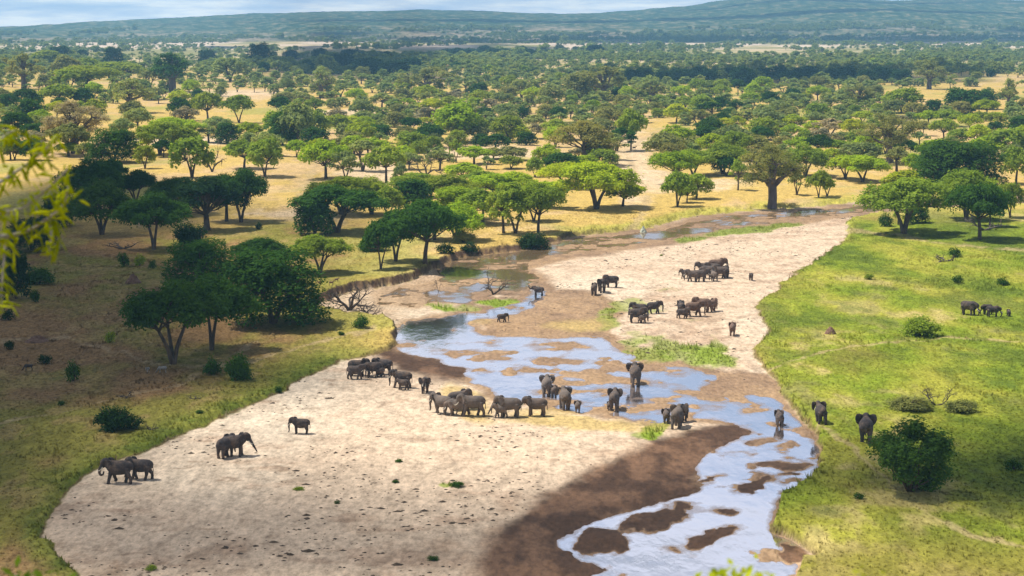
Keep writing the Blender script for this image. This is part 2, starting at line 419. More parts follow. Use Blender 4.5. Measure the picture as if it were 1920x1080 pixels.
M_ZEBRA = mat_stripes("zebra_hide", (0.02, 0.02, 0.02), (0.5, 0.46, 0.4), 2.6)
M_ANTE = mat_simple("antelope_hide", (0.12, 0.075, 0.045), (0.26, 0.17, 0.10), 3.0)
def mat_volume(name, col, dens, aniso=0.0):
    m, t, out = new_mat(name)
    v = t.nodes.new('ShaderNodeVolumePrincipled')
    v.inputs['Color'].default_value = (*col, 1); v.inputs['Density'].default_value = dens
    v.inputs['Anisotropy'].default_value = aniso
    t.links.new(v.outputs[0], out.inputs['Volume']); return m

# ------------------------------------------------------------------ mesh helpers
def mesh_np(name, V, Fq, mats, smooth=False, mi=None):
    """V n x 3, Fq m x k faces (all of the same size) or a list of such arrays"""
    me = bpy.data.meshes.new(name)
    V = np.asarray(V, np.float32)
    Fl = Fq if isinstance(Fq, list) else [Fq]
    Fl = [np.asarray(f, np.int32) for f in Fl if len(f)]
    loops = np.concatenate([f.ravel() for f in Fl]); sizes = np.concatenate([np.full(len(f), f.shape[1], np.int32) for f in Fl])
    starts = np.concatenate([[0], np.cumsum(sizes)[:-1]]).astype(np.int32)
    me.vertices.add(len(V)); me.vertices.foreach_set("co", V.ravel())
    me.loops.add(len(loops)); me.loops.foreach_set("vertex_index", loops)
    me.polygons.add(len(sizes)); me.polygons.foreach_set("loop_start", starts); me.polygons.foreach_set("loop_total", sizes)
    me.polygons.foreach_set("use_smooth", np.full(len(sizes), smooth, bool))
    for m in (mats if isinstance(mats, list) else [mats]): me.materials.append(m)
    if mi is not None: me.polygons.foreach_set("material_index", np.asarray(mi, np.int32))
    me.update(calc_edges=True); me.validate()
    return me
def fattr(me, name, vals):
    a = me.attributes.new(name, 'FLOAT', 'POINT'); a.data.foreach_set("value", np.asarray(vals, np.float32))
def cattr(me, name, rgb):
    a = me.attributes.new(name, 'FLOAT_COLOR', 'POINT')
    c = np.ones((len(rgb), 4), np.float32); c[:, :3] = rgb
    a.data.foreach_set("color", c.ravel())
def link(name, me, parent=None, loc=None):
    o = bpy.data.objects.new(name, me); COL.objects.link(o)
    if parent: o.parent = parent
    if loc is not None: o.location = loc
    return o
def tag(o, label=None, cat=None, group=None, kind=None):
    if label: o['label'] = label
    if cat: o['category'] = cat
    if group: o['group'] = group
    if kind: o['kind'] = kind
    return o
class Tubes:
    """collects tapered tubes; every chain is rings of n points with rounded ends"""
    def __init__(s): s.V = []; s.F = []; s.n = 0
    def add(s, pts, rad, n=8, rad2=None, ends=True, side=None, sub=1):
        P = np.array(pts, float); r = np.array(rad, float); r2 = r if rad2 is None else np.array(rad2, float)
        if sub > 1:
            k = len(P); ti = np.linspace(0, k - 1, (k - 1) * sub + 1)
            Q = np.vstack([2 * P[0] - P[1], P, 2 * P[-1] - P[-2]])
            out = []
            for t in ti:
                i = min(int(t), k - 2); f = t - i
                p0, p1, p2, p3 = Q[i], Q[i + 1], Q[i + 2], Q[i + 3]
                out.append(0.5 * ((2 * p1) + (-p0 + p2) * f + (2 * p0 - 5 * p1 + 4 * p2 - p3) * f * f + (-p0 + 3 * p1 - 3 * p2 + p3) * f ** 3))
            P = np.array(out); r = np.interp(ti, range(k), r); r2 = np.interp(ti, range(k), r2)
        T = np.gradient(P, axis=0); T /= np.linalg.norm(T, axis=1)[:, None] + 1e-9
        if ends:
            P = np.vstack([P[0] - T[0] * r[0] * .45, P, P[-1] + T[-1] * r[-1] * .45]); T = np.vstack([T[0], T, T[-1]])
            r = np.concatenate([[r[0] * .5], r, [r[-1] * .5]]); r2 = np.concatenate([[r2[0] * .5], r2, [r2[-1] * .5]])
        ref = np.array([0, 1.0, 0]) if side is None else np.array(side, float)
        if abs(T.mean(0) @ ref) > 0.9 * np.linalg.norm(T.mean(0)): ref = np.array([1.0, 0, 0])
        S = ref - T * (T @ ref)[:, None]; S /= np.linalg.norm(S, axis=1)[:, None] + 1e-9
        U = np.cross(T, S)
        a = np.linspace(0, 2 * math.pi, n, endpoint=False)
        ring = P[:, None, :] + S[:, None, :] * (np.cos(a)[None, :, None] * r[:, None, None]) + U[:, None, :] * (np.sin(a)[None, :, None] * r2[:, None, None])
        k = len(P); b = s.n
        s.V.append(ring.reshape(-1, 3))
        i = np.arange(k - 1)[:, None] * n; j = np.arange(n)[None, :]; j2 = (j + 1) % n
        q = np.stack([b + i + j, b + i + j2, b + i + n + j2, b + i + n + j], -1).reshape(-1, 4)
        s.F.append(q); s.n += k * n
        c0 = s.n; s.V.append(np.array([P[0], P[-1]])); s.n += 2
        jj = np.arange(n); 
        s.F.append(np.stack([np.full(n, c0), b + (jj + 1) % n, b + jj], -1)); o = b + (k - 1) * n
        s.F.append(np.stack([np.full(n, c0 + 1), o + jj, o + (jj + 1) % n], -1))
    def poly(s, V, F):
        s.V.append(np.array(V, float)); s.F.append(np.array(F, int) + s.n); s.n += len(V)
    def build(s, name, mats, smooth=True):
        Fs = {}
        for f in s.F: Fs.setdefault(f.shape[1], []).append(f)
        return mesh_np(name, np.vstack(s.V), [np.vstack(v) for v in Fs.values()], mats, smooth)

# ------------------------------------------------------------------ the ground, one sheet of fine mesh that gets coarser with distance
DRY = np.array((0.50, 0.35, 0.105)); DRY2 = np.array((0.52, 0.36, 0.175)); OLIVE = np.array((0.21, 0.19, 0.036)); BROWN = np.array((0.26, 0.155, 0.068))
GREEN = np.array((0.185, 0.240, 0.020)); GREEN2 = np.array((0.31, 0.30, 0.042)); DGREEN = np.array((0.085, 0.115, 0.016))
SAND = np.array((0.56, 0.43, 0.315)); SANDD = np.array((0.41, 0.29, 0.20)); WET = np.array((0.235, 0.145, 0.085)); MUDC = np.array((0.080, 0.044, 0.026))
TRAILS = [([(-50,655),(120,640),(300,700),(470,690),(600,650),(700,620)],9),([(1530,800),(1590,850),(1700,960),(1830,1030),(1960,1050)],7),([(1180,440),(1215,390),(1195,330),(1170,290),(1230,250)],9),([(1440,700),(1600,660),(1780,640),(2000,655)],6),([(560,480),(640,430),(560,380),(600,300)],10),([(0,800),(160,770),(330,735),(480,650)],6),([(1590,440),(1700,450),(1840,470),(2000,480)],8)]
def mixn(a, b, f): return a * (1 - f[:, None]) + b * f[:, None]
GREENSPOT = [(1255,650,85,26,12,.75),(1215,662,50,18,0,.7),(1140,600,22,22,0,.7),(1185,575,55,12,0,.6),(1228,806,26,13,-20,1.0),(1205,815,25,8,0,.7),(1330,655,40,14,0,.6),(1410,432,110,6,-8,.8),(825,576,38,7,0,1.0),(875,578,22,5,0,.6),(938,566,34,5,0,1.0),(1300,605,55,8,0,.4),(1310,665,60,14,15,.7),(1250,545,30,5,0,.4),(850,912,16,3,0,.8),(1340,645,20,30,0,.5)]
YELSPOT = [(1100,792,130,13,3,.8),(1030,770,60,10,0,.6),(870,752,50,22,35,.7),(1100,610,50,14,0,.5),(1060,612,60,10,0,.4),(905,600,30,8,0,.3)]
def ground_color(x, y, m, z):
    px, py = m['px'], m['py']
    n = len(x)
    a = fbm(x / 9, y / 15, 31, 5); b = fbm(x / 32, y / 60, 32, 4); c = fbm(x / 2.2, y / 4, 33, 4); d = fbm(x / 90, y / 160, 34, 3)
    # banks
    land = mixn(np.tile(DRY, (n, 1)), DRY2, sst(-0.05, 0.2, a + d))
    land = mixn(land, np.array((0.30, 0.29, 0.06)), 0.75 * sst(0.02, 0.22, b + a * .5))
    lf = sst(760, 560, px + a * 120) * sst(400, 470, py + b * 120)          # browner, olive land on the near left
    land = mixn(land, mixn(np.tile(BROWN, (n, 1)), OLIVE, sst(-0.12, 0.12, a * .8 + b * .8 + 0.02)), lf * .95)
    land = mixn(land, np.array((0.36, 0.25, 0.10)), lf * 0.55 * sst(0.05, 0.3, c + a))
    rg = sst(1330, 1460, px) * sst(398, 425, py + b * 30)                      # the lush right bank
    rgc = mixn(np.tile(GREEN, (n, 1)), GREEN2, sst(-0.1, 0.22, a * .9 + b * .6))
    rgc = mixn(rgc, np.array((0.48, 0.38, 0.15)), 0.8 * sst(0.16, 0.36, b + c * .5 + a * .4))
    rgc = mixn(rgc, np.array((0.105, 0.145, 0.016)), sst(0.02, 0.22, -a * .8 - b * .7 + c * .4))
    q1 = fbm(x / 20, y / 34, 44, 4)
    rgc = mixn(rgc, np.array((0.20, 0.17, 0.035)), .75 * sst(.03, .22, q1))
    rgc = mixn(rgc, np.array((0.095, 0.135, 0.016)), .7 * sst(.02, .2, -q1 + c * .3))
    land = mixn(land, rgc, rg)
    # greener, lusher grass along the near left margin and the riverside
    ng = sst(85, 5, m['bed'] + a * 60) * sst(600, 700, py) * sst(800, 600, px)
    land = mixn(land, mixn(np.tile(np.array((0.12, 0.155, 0.02)), (n, 1)), np.array((0.21, 0.22, 0.035)), sst(-.1, .15, c)), ng * .95)
    nf = sst(26, 0, m['bed'] + a * 40) * sst(470, 440, py) * sst(900, 1100, px)
    land = mixn(land, np.array((0.36, 0.36, 0.06)), nf * .7)
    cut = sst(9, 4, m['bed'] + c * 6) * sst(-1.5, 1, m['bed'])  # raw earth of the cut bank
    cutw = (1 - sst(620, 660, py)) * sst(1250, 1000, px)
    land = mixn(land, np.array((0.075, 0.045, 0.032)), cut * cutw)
    # open sandy tracks among the far trees
    for (ex, ey, rx, ry, ro) in ((930,290,130,14,0),(1190,310,45,60,0),(560,410,90,16,0),(700,330,70,26,0),(330,268,150,7,0),(1220,350,60,30,0),(1290,350,120,12,0),(660,215,80,6,0),(430,180,110,7,0)):
        e = ell(px, py, (ex, ey, rx, ry, ro)) / min(rx, ry * VS)
        land = mixn(land, np.array((0.60, 0.455, 0.31)), 0.8 * sst(0.25, -0.5, e + a * 1.6))
    soil_shade = sst(4.5, 1.5, m['bed'] + c * 5) * sst(-1.5, 0.5, m['bed'])  # ragged dark bank lip: bare soil plus a small shadow painted into the colour
    land = mixn(land, np.array((0.17, 0.105, 0.06)), soil_shade * .8 * sst(440, 470, py))
    for tr_, tw_ in TRAILS:
        D_t = np.full(n, 1e9)
        for k in range(len(tr_) - 1):
            ax, ay = tr_[k]; bx_, by_ = tr_[k + 1]; ex, ey = bx_ - ax, (by_ - ay) * 2.2
            t_ = np.clip(((px - ax) * ex + (py - ay) * 2.2 * ey) / (ex * ex + ey * ey), 0, 1)
            D_t = np.minimum(D_t, np.hypot(px - ax - ex * t_, (py - ay) * 2.2 - ey * t_))
        land = mixn(land, np.array((0.42, 0.31, 0.17)), .6 * sst(tw_, 0, D_t + c * tw_ * 2.5 + a * tw_))
    far = sst(1100, 2200, y)
    land = mixn(land, mixn(np.tile(np.array((0.24, 0.23, 0.095)), (n, 1)), np.array((0.50, 0.40, 0.24)), sst(-0.02, 0.16, d + b)), far * .9)
    vil = sst(100, 88, py) * sst(60, 66, py)
    land = mixn(land, np.array((0.66, 0.52, 0.42)), vil * 0.85 * sst(-0.12, 0.08, fbm(x / 130, y / 400, 37, 4)))
    # bed
    sand = mixn(np.tile(SAND, (n, 1)), SANDD, sst(0.0, 0.42, a * .9 + c * .7))
    sand = mixn(sand, np.array((0.64, 0.54, 0.42)), sst(0.05, 0.3, b))
    e2 = fbm(x / 1.5, y / 1.0, 38, 4); e3 = fbm(x / 5.0, y / 3.2, 39, 4)
    sand = mixn(sand, np.array((0.25, 0.165, 0.105)), 0.6 * sst(.16, .32, e2 + e3 * .55) * sst(-.25, .05, a + b * .5))
    sand = mixn(sand, np.array((0.43, 0.30, 0.21)), 0.6 * sst(.04, .26, e3 + a * .4))
    wt = np.minimum(m['wat'], m['wat2']); wt = np.maximum(wt, -m['isl'])
    damp = np.maximum(sst(26, 2, wt + a * 40), sst(8, -8, m['wets'] + a * 26))
    onisl = sst(0, -2, m['isl']) * sst(8, -2, np.minimum(m['wat'], m['wat2']))
    damp = np.maximum(damp, onisl)
    sand = mixn(sand, mixn(np.tile(WET, (n, 1)), np.array((0.33, 0.21, 0.115)), sst(-.2, .2, a + c * .5)), damp * .92)
    mud = sst(28, -18, m['mud'] + a * 46 + c * 30)
    mud = np.maximum(mud, onisl * sst(800, 900, py))
    mudc = mixn(np.tile(MUDC, (n, 1)), np.array((0.17, 0.095, 0.055)), sst(-.08, .25, c + a))
    sand = mixn(sand, mudc, mud)
    sand = mixn(sand, np.array((0.42, 0.30, 0.19)), 0.7 * sst(900, 700, px) * sst(615, 590, py) * (1 - mud))
    for (ex, ey, rx, ry, ro, st) in GREENSPOT:
        e = ell(px, py, (ex, ey, rx, ry, ro)) / min(rx, ry * VS)
        sand = mixn(sand, np.array((0.20, 0.27, 0.03)), st * sst(0.15, -0.35, e + a * 2.2 + c * 1.2))
    for (ex, ey, rx, ry, ro, st) in YELSPOT:
        e = ell(px, py, (ex, ey, rx, ry, ro)) / min(rx, ry * VS)
        sand = mixn(sand, np.array((0.47, 0.34, 0.12)), st * sst(0.3, -0.5, e + a * 2.0))
    sb = sst(1, -3, m['bed'])
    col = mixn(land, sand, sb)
    wet = np.clip(np.maximum(damp, mud) * sb, 0, 1)
    grassy = np.clip(1 - sb, 0, 1)
    return col, wet, grassy
rows = []
v = 1640.0
while v > 79.0:
    rows.append(v); v -= np.interp(v, [80, 110, 300, 1080, 1700], [0.35, 0.7, 1.3, 1.8, 6])
rows = np.array(rows)
yy = px2w(960, rows)[1]
yy = np.concatenate([[-600, -200, -60, -20], np.linspace(0, yy[0] - 1, 60), yy])
upx = np.concatenate([np.linspace(-5200, -900, 70), np.linspace(-890, -12, 160), np.arange(-10, 1930, 2.2), np.linspace(1932, 2810, 160), np.linspace(2820, 7100, 70)])
def colx(yv):
    """columns fan out with distance; behind the near slope they run parallel"""
    return (upx - 960) / F * max(yv, 100.0)
X = np.stack([colx(v_) for v_ in yy]); Y = np.repeat(yy[:, None], len(upx), 1)
xs, ys = X.ravel(), Y.ravel()
mk = masks(xs, ys)
zs = height(xs, ys, mk)
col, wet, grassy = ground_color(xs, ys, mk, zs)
slope = (np.sqrt(xs * xs * .15 + ys * ys) < 100) & (zs > 1.2)
col[slope] = mixn(np.tile(OLIVE, (slope.sum(), 1)), BROWN, sst(-.1, .2, fbm(xs[slope] / 3, ys[slope] / 3, 41, 3)))
def grid_faces(nr, nc):
    i = np.arange(nr - 1)[:, None] * nc; j = np.arange(nc - 1)[None, :]
    return np.stack([i + j, i + j + 1, i + nc + j + 1, i + nc + j], -1).reshape(-1, 4)
me = mesh_np("ground", np.stack([xs, ys, zs], -1), grid_faces(len(yy), len(upx)), M_GROUND, True)
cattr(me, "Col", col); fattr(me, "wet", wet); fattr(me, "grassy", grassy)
o = link("ground", me); tag(o, kind='structure')
# hills and the far plain
yh_ = np.concatenate([np.arange(yy[-1], 9400, 34.0), np.arange(9400, 10900, 150)])
uh = np.linspace(-3600, 5500, 900)
Xh = (uh[None, :] - 960) / F * yh_[:, None]; Yh = np.repeat(yh_[:, None], len(uh), 1)
xh, yhh = Xh.ravel(), Yh.ravel()
mh = masks(xh, yhh)
zh = height(xh, yhh, mh)
lump = (fbm(xh / 38, yhh / 60, 51, 3) * 9 + fbm(xh / 90, yhh / 160, 52, 2) * 6) * sst(4200, 5200, yhh)
me = mesh_np("hills", np.stack([xh, yhh, zh + lump - np.where(yhh < yy[-1] + 1, 0.2, 0)], -1), grid_faces(len(yh_), len(uh)), M_HILLS, True)
bare = sst(6300, 4800, yhh + fbm(xh / 600, yhh / 900, 53, 3) * 2500) * 0.9 + 0.1
fattr(me, "bare", bare)
o = link("hills", me); tag(o, kind='structure')
# the river: one sheet of water at z = 0, seen where the bed dips below it
wy_ = px2w(960, np.concatenate([np.arange(1640, 1100, -8.0), np.arange(1100, 360, -1.7)]))[1]
wx_ = np.concatenate([np.arange(600, 1620, 3.5), np.arange(1620, 2500, 12.0)])
Xw = (wx_[None, :] - 960) / F * wy_[:, None]; Yw = np.repeat(wy_[:, None], len(wx_), 1)
Pw = np.stack([Xw.ravel(), Yw.ravel(), np.zeros(Xw.size)], -1)
ppx, ppy = w2px(Pw[:, 0], Pw[:, 1])
sb_ = samp('bed', ppx, ppy)
Fw = grid_faces(len(wy_), len(wx_)); Fw = Fw[(sb_[Fw] < 14).any(1)]
used = np.unique(Fw); rem = np.full(len(Pw), -1); rem[used] = np.arange(len(used))
me = mesh_np("river_water", Pw[used], rem[Fw], M_WATER, True)
silt = sst(-18, 18, samp('wat', ppx, ppy) - samp('wat2', ppx, ppy))
fattr(me, "silt", silt[used])
fattr(me, "deep", np.clip(0.2 + 5.0 * -height(Pw[used][:, 0], Pw[used][:, 1]), 0, 1))
o = link("river_water", me); tag(o, kind='structure')

# ------------------------------------------------------------------ trees
def leaf_mesh(name, C, Nrm, size, asp, tint, mat=None):
    """one small rhombic leaf cluster per point"""
    n = len(C)
    Nn = Nrm / (np.linalg.norm(Nrm, axis=1)[:, None] + 1e-9)
    r = R.normal(size=(n, 3)); T = r - Nn * (r * Nn).sum(1)[:, None]; T /= np.linalg.norm(T, axis=1)[:, None] + 1e-9
    B = np.cross(Nn, T)
    s = size[:, None]
    V = np.stack([C + T * s, C + B * s * asp, C - T * s, C - B * s * asp * 0.9], 1).reshape(-1, 3)
    Fq = np.arange(4 * n).reshape(-1, 4)
    me = mesh_np(name, V, Fq, mat or M_LEAF, False)
    fattr(me, "tint", np.repeat(np.clip(tint, 0, 1), 4))
    return me
def crown_leaves(lobes, n, s, up=0.8, low=-0.35, shell=(0.72, 1.06), mat=None, name="crown"):
    lobes = np.array(lobes)     # cx cy cz r ratio
    wgt = lobes[:, 3] ** 2; wgt = wgt / wgt.sum()
    k = R.choice(len(lobes), n, p=wgt)
    d = R.normal(size=(n, 3)); d /= np.linalg.norm(d, axis=1)[:, None]
    fl = (d[:, 2] < low) & (R.rand(n) < 0.8); d[fl, 2] *= -1
    rr = R.uniform(shell[0], shell[1], n) ** 1.0
    # broken, uneven outline
    wb = 1.9 if name == 'foliage' else 1.0
    wob = 1 + wb * (0.25 * np.sin(d[:, 0] * 5 + k * 1.7) * np.sin(d[:, 1] * 6 + k) + 0.12 * R.normal(size=n))
    L = lobes[k]
    P = L[:, :3] + d * (L[:, 3] * rr * wob)[:, None] * np.stack([np.ones(n), np.ones(n), L[:, 4]], -1)
    nr = d * np.stack([np.ones(n), np.ones(n), 1 / L[:, 4]], -1); nr /= np.linalg.norm(nr, axis=1)[:, None]
    nr = nr * 0.7 + np.array([0, 0, up]) + R.normal(size=(n, 3)) * 0.42
    lt = R.uniform(0.3, 0.7, len(lobes))
    tint = lt[k] + R.normal(size=n) * 0.16
    return leaf_mesh(name, P, nr, s * R.uniform(0.6, 1.4, n), 0.62, tint, mat)
def limb(T, a, b, r0, r1, n=6, bend=0.15, k=4):
    a = np.array(a, float); b = np.array(b, float); L = np.linalg.norm(b - a)
    t = np.linspace(0, 1, k + 1)[:, None]
    mid = a + (b - a) * t
    mid[:, :2] += (a - b)[:2] * (t * (1 - t)) * bend * 2
    mid[:, 2] -= (0 * t[:, 0])
    mid += R.normal(size=mid.shape) * L * 0.035 * np.sin(t * math.pi)
    T.add(mid, np.linspace(r0, r1, k + 1), n, ends=False)
    return mid
LOD = {'hi': (15000, 0.15, 7), 'mid': (3600, 0.30, 6), 'low': (620, 0.70, 4)}
def make_tree(kind, lod, seed):
    """-> (crown mesh, trunk mesh, nominal crown width, nominal height)"""
    global R
    R = np.random.RandomState(seed)
    n, s, ns = LOD[lod]
    T = Tubes(); lobes = []
    if kind == 'flat':          # umbrella thorn: low wide layered canopy
        H, W = 6.2, 10.5
        nl = R.randint(11, 15)
        for i in range(nl):
            a = i * 2.4 + R.uniform(-.3, .3); r = 3.9 * math.sqrt((i + .3) / nl)
            lobes.append((r * math.cos(a), r * math.sin(a), H - 0.95 - 0.125 * r * r * R.uniform(.7, 1.15) + R.uniform(-.35, .25), R.uniform(1.15, 1.8), R.uniform(.42, .6)))
        for i in range(6):
            a = i * 1.05 + R.uniform(-.4, .4); r = R.uniform(1.6, 3.7)
            lobes.append((r * math.cos(a), r * math.sin(a), H - 2.3 - R.uniform(0, .9), R.uniform(.9, 1.4), R.uniform(.4, .6)))
    elif kind == 'domed':       # rounder acacia
        H, W = 6.8, 9.0
        nl = R.randint(13, 18)
        for i in range(nl):
            a = i * 2.4 + R.uniform(-.3, .3); r = 3.3 * math.sqrt((i + .3) / nl)
            lobes.append((r * math.cos(a), r * math.sin(a), H - 1.1 - 0.19 * r * r + R.uniform(-.6, .2), R.uniform(1.1, 1.75), R.uniform(.5, .75)))
        for i in range(5):
            a = i * 1.26 + R.uniform(-.3, .3)
            lobes.append((3.1 * math.cos(a), 3.1 * math.sin(a), R.uniform(2.3, 3.2), R.uniform(.9, 1.35), .75))
    elif kind == 'sparse':      # pale, thin foliage
        H, W = 7.2, 8.4; n = int(n * .62); s *= .85
        nl = R.randint(18, 24)
        for i in range(nl):
            a = R.uniform(0, 6.28); r = R.uniform(0.3, 3.5)
            lobes.append((r * math.cos(a), r * math.sin(a), H - 0.9 - 0.22 * r * r * R.uniform(.4, 1.3) - R.uniform(0, 1.5), R.uniform(.7, 1.2), R.uniform(.5, .8)))
    elif kind == 'dense':       # heavy dark tree, leaves nearly to the ground
        H, W = 7.4, 9.4; n = int(n * 1.15)
        nl = 22
        for i in range(nl):
            a = i * 2.4; q = (i + .5) / nl
            zz = H * (1 - 0.78 * q) - 1.0; r = 3.3 * math.sqrt(max(0.05, 1 - ((zz - 2.6) / 4.4) ** 2)) * R.uniform(.75, 1.05)
            lobes.append((r * math.cos(a), r * math.sin(a), zz, R.uniform(1.2, 1.75), R.uniform(.7, .9)))
        for i in range(6): lobes.append((R.uniform(-1.5, 1.5), R.uniform(-1.5, 1.5), R.uniform(3.5, 6.0), 1.7, .8))
    if kind in ('flat', 'domed', 'sparse', 'dense'):
        stems = R.choice([1, 1, 2, 3]) if kind != 'dense' else 2
        fz = H * (R.uniform(.26, .42) if stems == 1 else 0.04)
        if stems == 1:
            lean = R.uniform(-.6, .6, 2)
            T.add([(0, 0, -.3), (0.1 * lean[0], .1 * lean[1], fz * .5), (lean[0] * .5, lean[1] * .5, fz)], [.34, .26, .22], ns + 1, ends=False, sub=2)
            forks = [np.array([lean[0] * .5, lean[1] * .5, fz])]
        else:
            forks = []
            for i in range(stems):
                a = i * 6.28 / stems + R.uniform(-.5, .5); q = R.uniform(.9, 1.5); zz = H * R.uniform(.36, .5)
                e = np.array([q * math.cos(a), q * math.sin(a), zz])
                T.add([(0, 0, -.3), (e[0] * .35, e[1] * .35, zz * .45), e], [.26, .19, .14], ns, ends=False, sub=2)
                forks.append(e)
        if lod != 'low':
            for L in lobes:
                c = np.array(L[:3]); f = min(forks, key=lambda q: np.linalg.norm(q - c))
                m_ = limb(T, f, c + [0, 0, -L[3] * L[4] * .3], .11, .03, 5, 0.22)
                if lod == 'hi':
                    for k in range(3):
                        a = R.uniform(0, 6.28); limb(T, m_[2 + k % 2], c + [L[3] * .7 * math.cos(a), L[3] * .7 * math.sin(a), 0], .05, .015, 4, .1, 3)
        else:
            for L in lobes[::3]: limb(T, forks[0], L[:3], .12, .05, 3, .2, 2)
        return crown_leaves(lobes, n, s), T.build("trunk", M_BARK), W, H
    if kind == 'baobab':
        H, W = 11.5, 12.0
        tw = R.uniform(.66, .86)
        T.add([(0, 0, -.5), (0, 0, .3), (.05, 0, 1.8), (-.05, .05, 3.4), (0, 0, 4.6), (0, 0, 5.3)], [tw * 1.25, tw * 1.12, tw, tw * .93, tw * .85, tw * .5], 14, ends=False, sub=2)
        if R.rand() < .6: T.add([(tw * .8, .3, -.5), (tw * .85, .2, 2), (tw * .7, 0, 4.8)], [tw * .55, tw * .5, tw * .35], 10, ends=False, sub=2)
        nl = 7
        for i in range(nl):
            a = i * 6.28 / nl + R.uniform(-.3, .3); ro = R.uniform(2.6, 4.2); zo = R.uniform(5.0, 8.0)
            e = np.array([ro * math.cos(a), ro * math.sin(a), zo])
            limb(T, (tw * .5 * math.cos(a), tw * .5 * math.sin(a), R.uniform(3.6, 4.7)), e, .4, .16, ns, -.12, 4)
            for j in range(4 if lod != 'low' else 2):
                d = R.normal(size=3); d[2] = abs(d[2]) * .7 - .25
                q = e + d / np.linalg.norm(d) * R.uniform(1.3, 2.3) + e * [.16, .16, 0]
                limb(T, e, q, .17, .06, 5, .05, 3)
                lobes.append((*q, R.uniform(.9, 1.45), R.uniform(.6, .8)))
                if lod == 'hi':
                    for k in range(3):
                        d2 = R.normal(size=3); d2[2] = abs(d2[2]); q2 = q + d2 / np.linalg.norm(d2) * R.uniform(.8, 1.3)
                        limb(T, q, q2, .055, .02, 4, .05, 2)
        for i in range(12):
            a = i * .5236 + R.uniform(-.2, .2); r = R.uniform(2.8, 4.6); lobes.append((r * math.cos(a), r * math.sin(a), R.uniform(4.6, 7.2), R.uniform(1.0, 1.5), R.uniform(.65, .85)))
        for i in range(9):
            a = R.uniform(0, 6.28); r = R.uniform(0, 2.8)
            q = np.array([r * math.cos(a), r * math.sin(a), R.uniform(8.2, 10.4)])
            limb(T, (0, 0, 5.5), q, .32, .07, 6, .0, 4); lobes.append((*q, R.uniform(1.0, 1.5), R.uniform(.6, .8)))
        return crown_leaves(lobes, int(n * .9), s * 1.0, up=.8, shell=(.5, 1.15)), T.build("trunk", M_BAOBAB), W, H
    if kind == 'bush':
        H, W = 2.0, 3.0
        for i in range(16):
            a = i * 2.4; r = 1.05 * math.sqrt((i + .4) / 16)
            lobes.append((r * math.cos(a), r * math.sin(a), R.uniform(.35, 1.45) * (1 - .3 * r), R.uniform(.38, .6), R.uniform(.7, 1.0)))
        for i in range(7):
            a = R.uniform(0, 6.28); limb(T, (0, 0, -.1), (.9 * math.cos(a), .9 * math.sin(a), R.uniform(.8, 1.7)), .06, .015, 4, .1, 3)
        return crown_leaves(lobes, int(n * .3), {'hi': .085, 'mid': .12, 'low': .28}[lod], low=-.8, name="foliage"), T.build("stem", M_BARK), W, H
    if kind == 'bigbush':
        H, W = 7.0, 7.6
        for i in range(34):
            d = R.normal(size=3); d[2] = d[2] * .9 + .1; d /= np.linalg.norm(d); d *= R.uniform(.75, 1.2)
            lobes.append((d[0] * 2.6 * R.uniform(.7, 1), d[1] * 2.6 * R.uniform(.7, 1), max(.5, 3.4 + d[2] * 2.9 * R.uniform(.7, 1)), R.uniform(.5, 1.05), .9))
        for i in range(10):
            a = R.uniform(0, 6.28); limb(T, (0, 0, -.2), (2.3 * math.cos(a), 2.3 * math.sin(a), R.uniform(2, 5.4)), .12, .03, 6, .1, 4)
        return crown_leaves(lobes, 19000, .125, low=-.9, name="foliage"), T.build("stem", M_BARK), W, H
def real_width(me, q=99.6):
    co = np.empty(len(me.vertices) * 3, np.float32); me.vertices.foreach_get("co", co); co = co.reshape(-1, 3)
    return np.percentile(co[:, 0], q) - np.percentile(co[:, 0], 100 - q), np.percentile(co[:, 2], 99.8)
PROTO = {}
def proto(kind, lod, i):
    key = (kind, lod, i)
    if key not in PROTO:
        c, t, W_, H_ = make_tree(kind, lod, (abs(hash(kind)) if False else sum(map(ord, kind))) * 31 + i * 7 + {'hi': 1, 'mid': 2, 'low': 3}[lod])
        wx, hz = real_width(c)
        PROTO[key] = (c, t, wx, hz)
    return PROTO[key]
NVAR = {('flat', 'hi'): 4, ('flat', 'mid'): 6, ('flat', 'low'): 4, ('domed', 'hi'): 3, ('domed', 'mid'): 5, ('domed', 'low'): 4, ('sparse', 'hi'): 2, ('sparse', 'mid'): 3, ('sparse', 'low'): 2,
        ('dense', 'hi'): 2, ('dense', 'mid'): 3, ('dense', 'low'): 2, ('baobab', 'hi'): 2, ('baobab', 'mid'): 3, ('baobab', 'low'): 1, ('bush', 'hi'): 2, ('bush', 'mid'): 3, ('bush', 'low'): 1, ('bigbush', 'hi'): 1}
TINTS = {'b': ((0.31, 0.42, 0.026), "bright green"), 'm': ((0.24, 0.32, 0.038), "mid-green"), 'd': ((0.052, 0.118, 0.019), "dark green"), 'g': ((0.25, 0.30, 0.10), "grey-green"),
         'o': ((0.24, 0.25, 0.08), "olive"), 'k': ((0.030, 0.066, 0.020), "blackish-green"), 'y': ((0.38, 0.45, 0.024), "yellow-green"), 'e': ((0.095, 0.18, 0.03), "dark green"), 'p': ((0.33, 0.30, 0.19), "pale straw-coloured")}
WORDS = {'flat': ('acacia_tree', 'flat-topped acacia', 'tree'), 'domed': ('acacia_tree', 'round-crowned acacia', 'tree'), 'sparse': ('acacia_tree', 'thin-leaved acacia', 'tree'),
         'dense': ('shade_tree', 'dense leafy tree', 'tree'), 'baobab': ('baobab_tree', 'baobab', 'tree'), 'bush': ('bush', 'bush', 'bush'), 'bigbush': ('bush', 'bush', 'bush')}
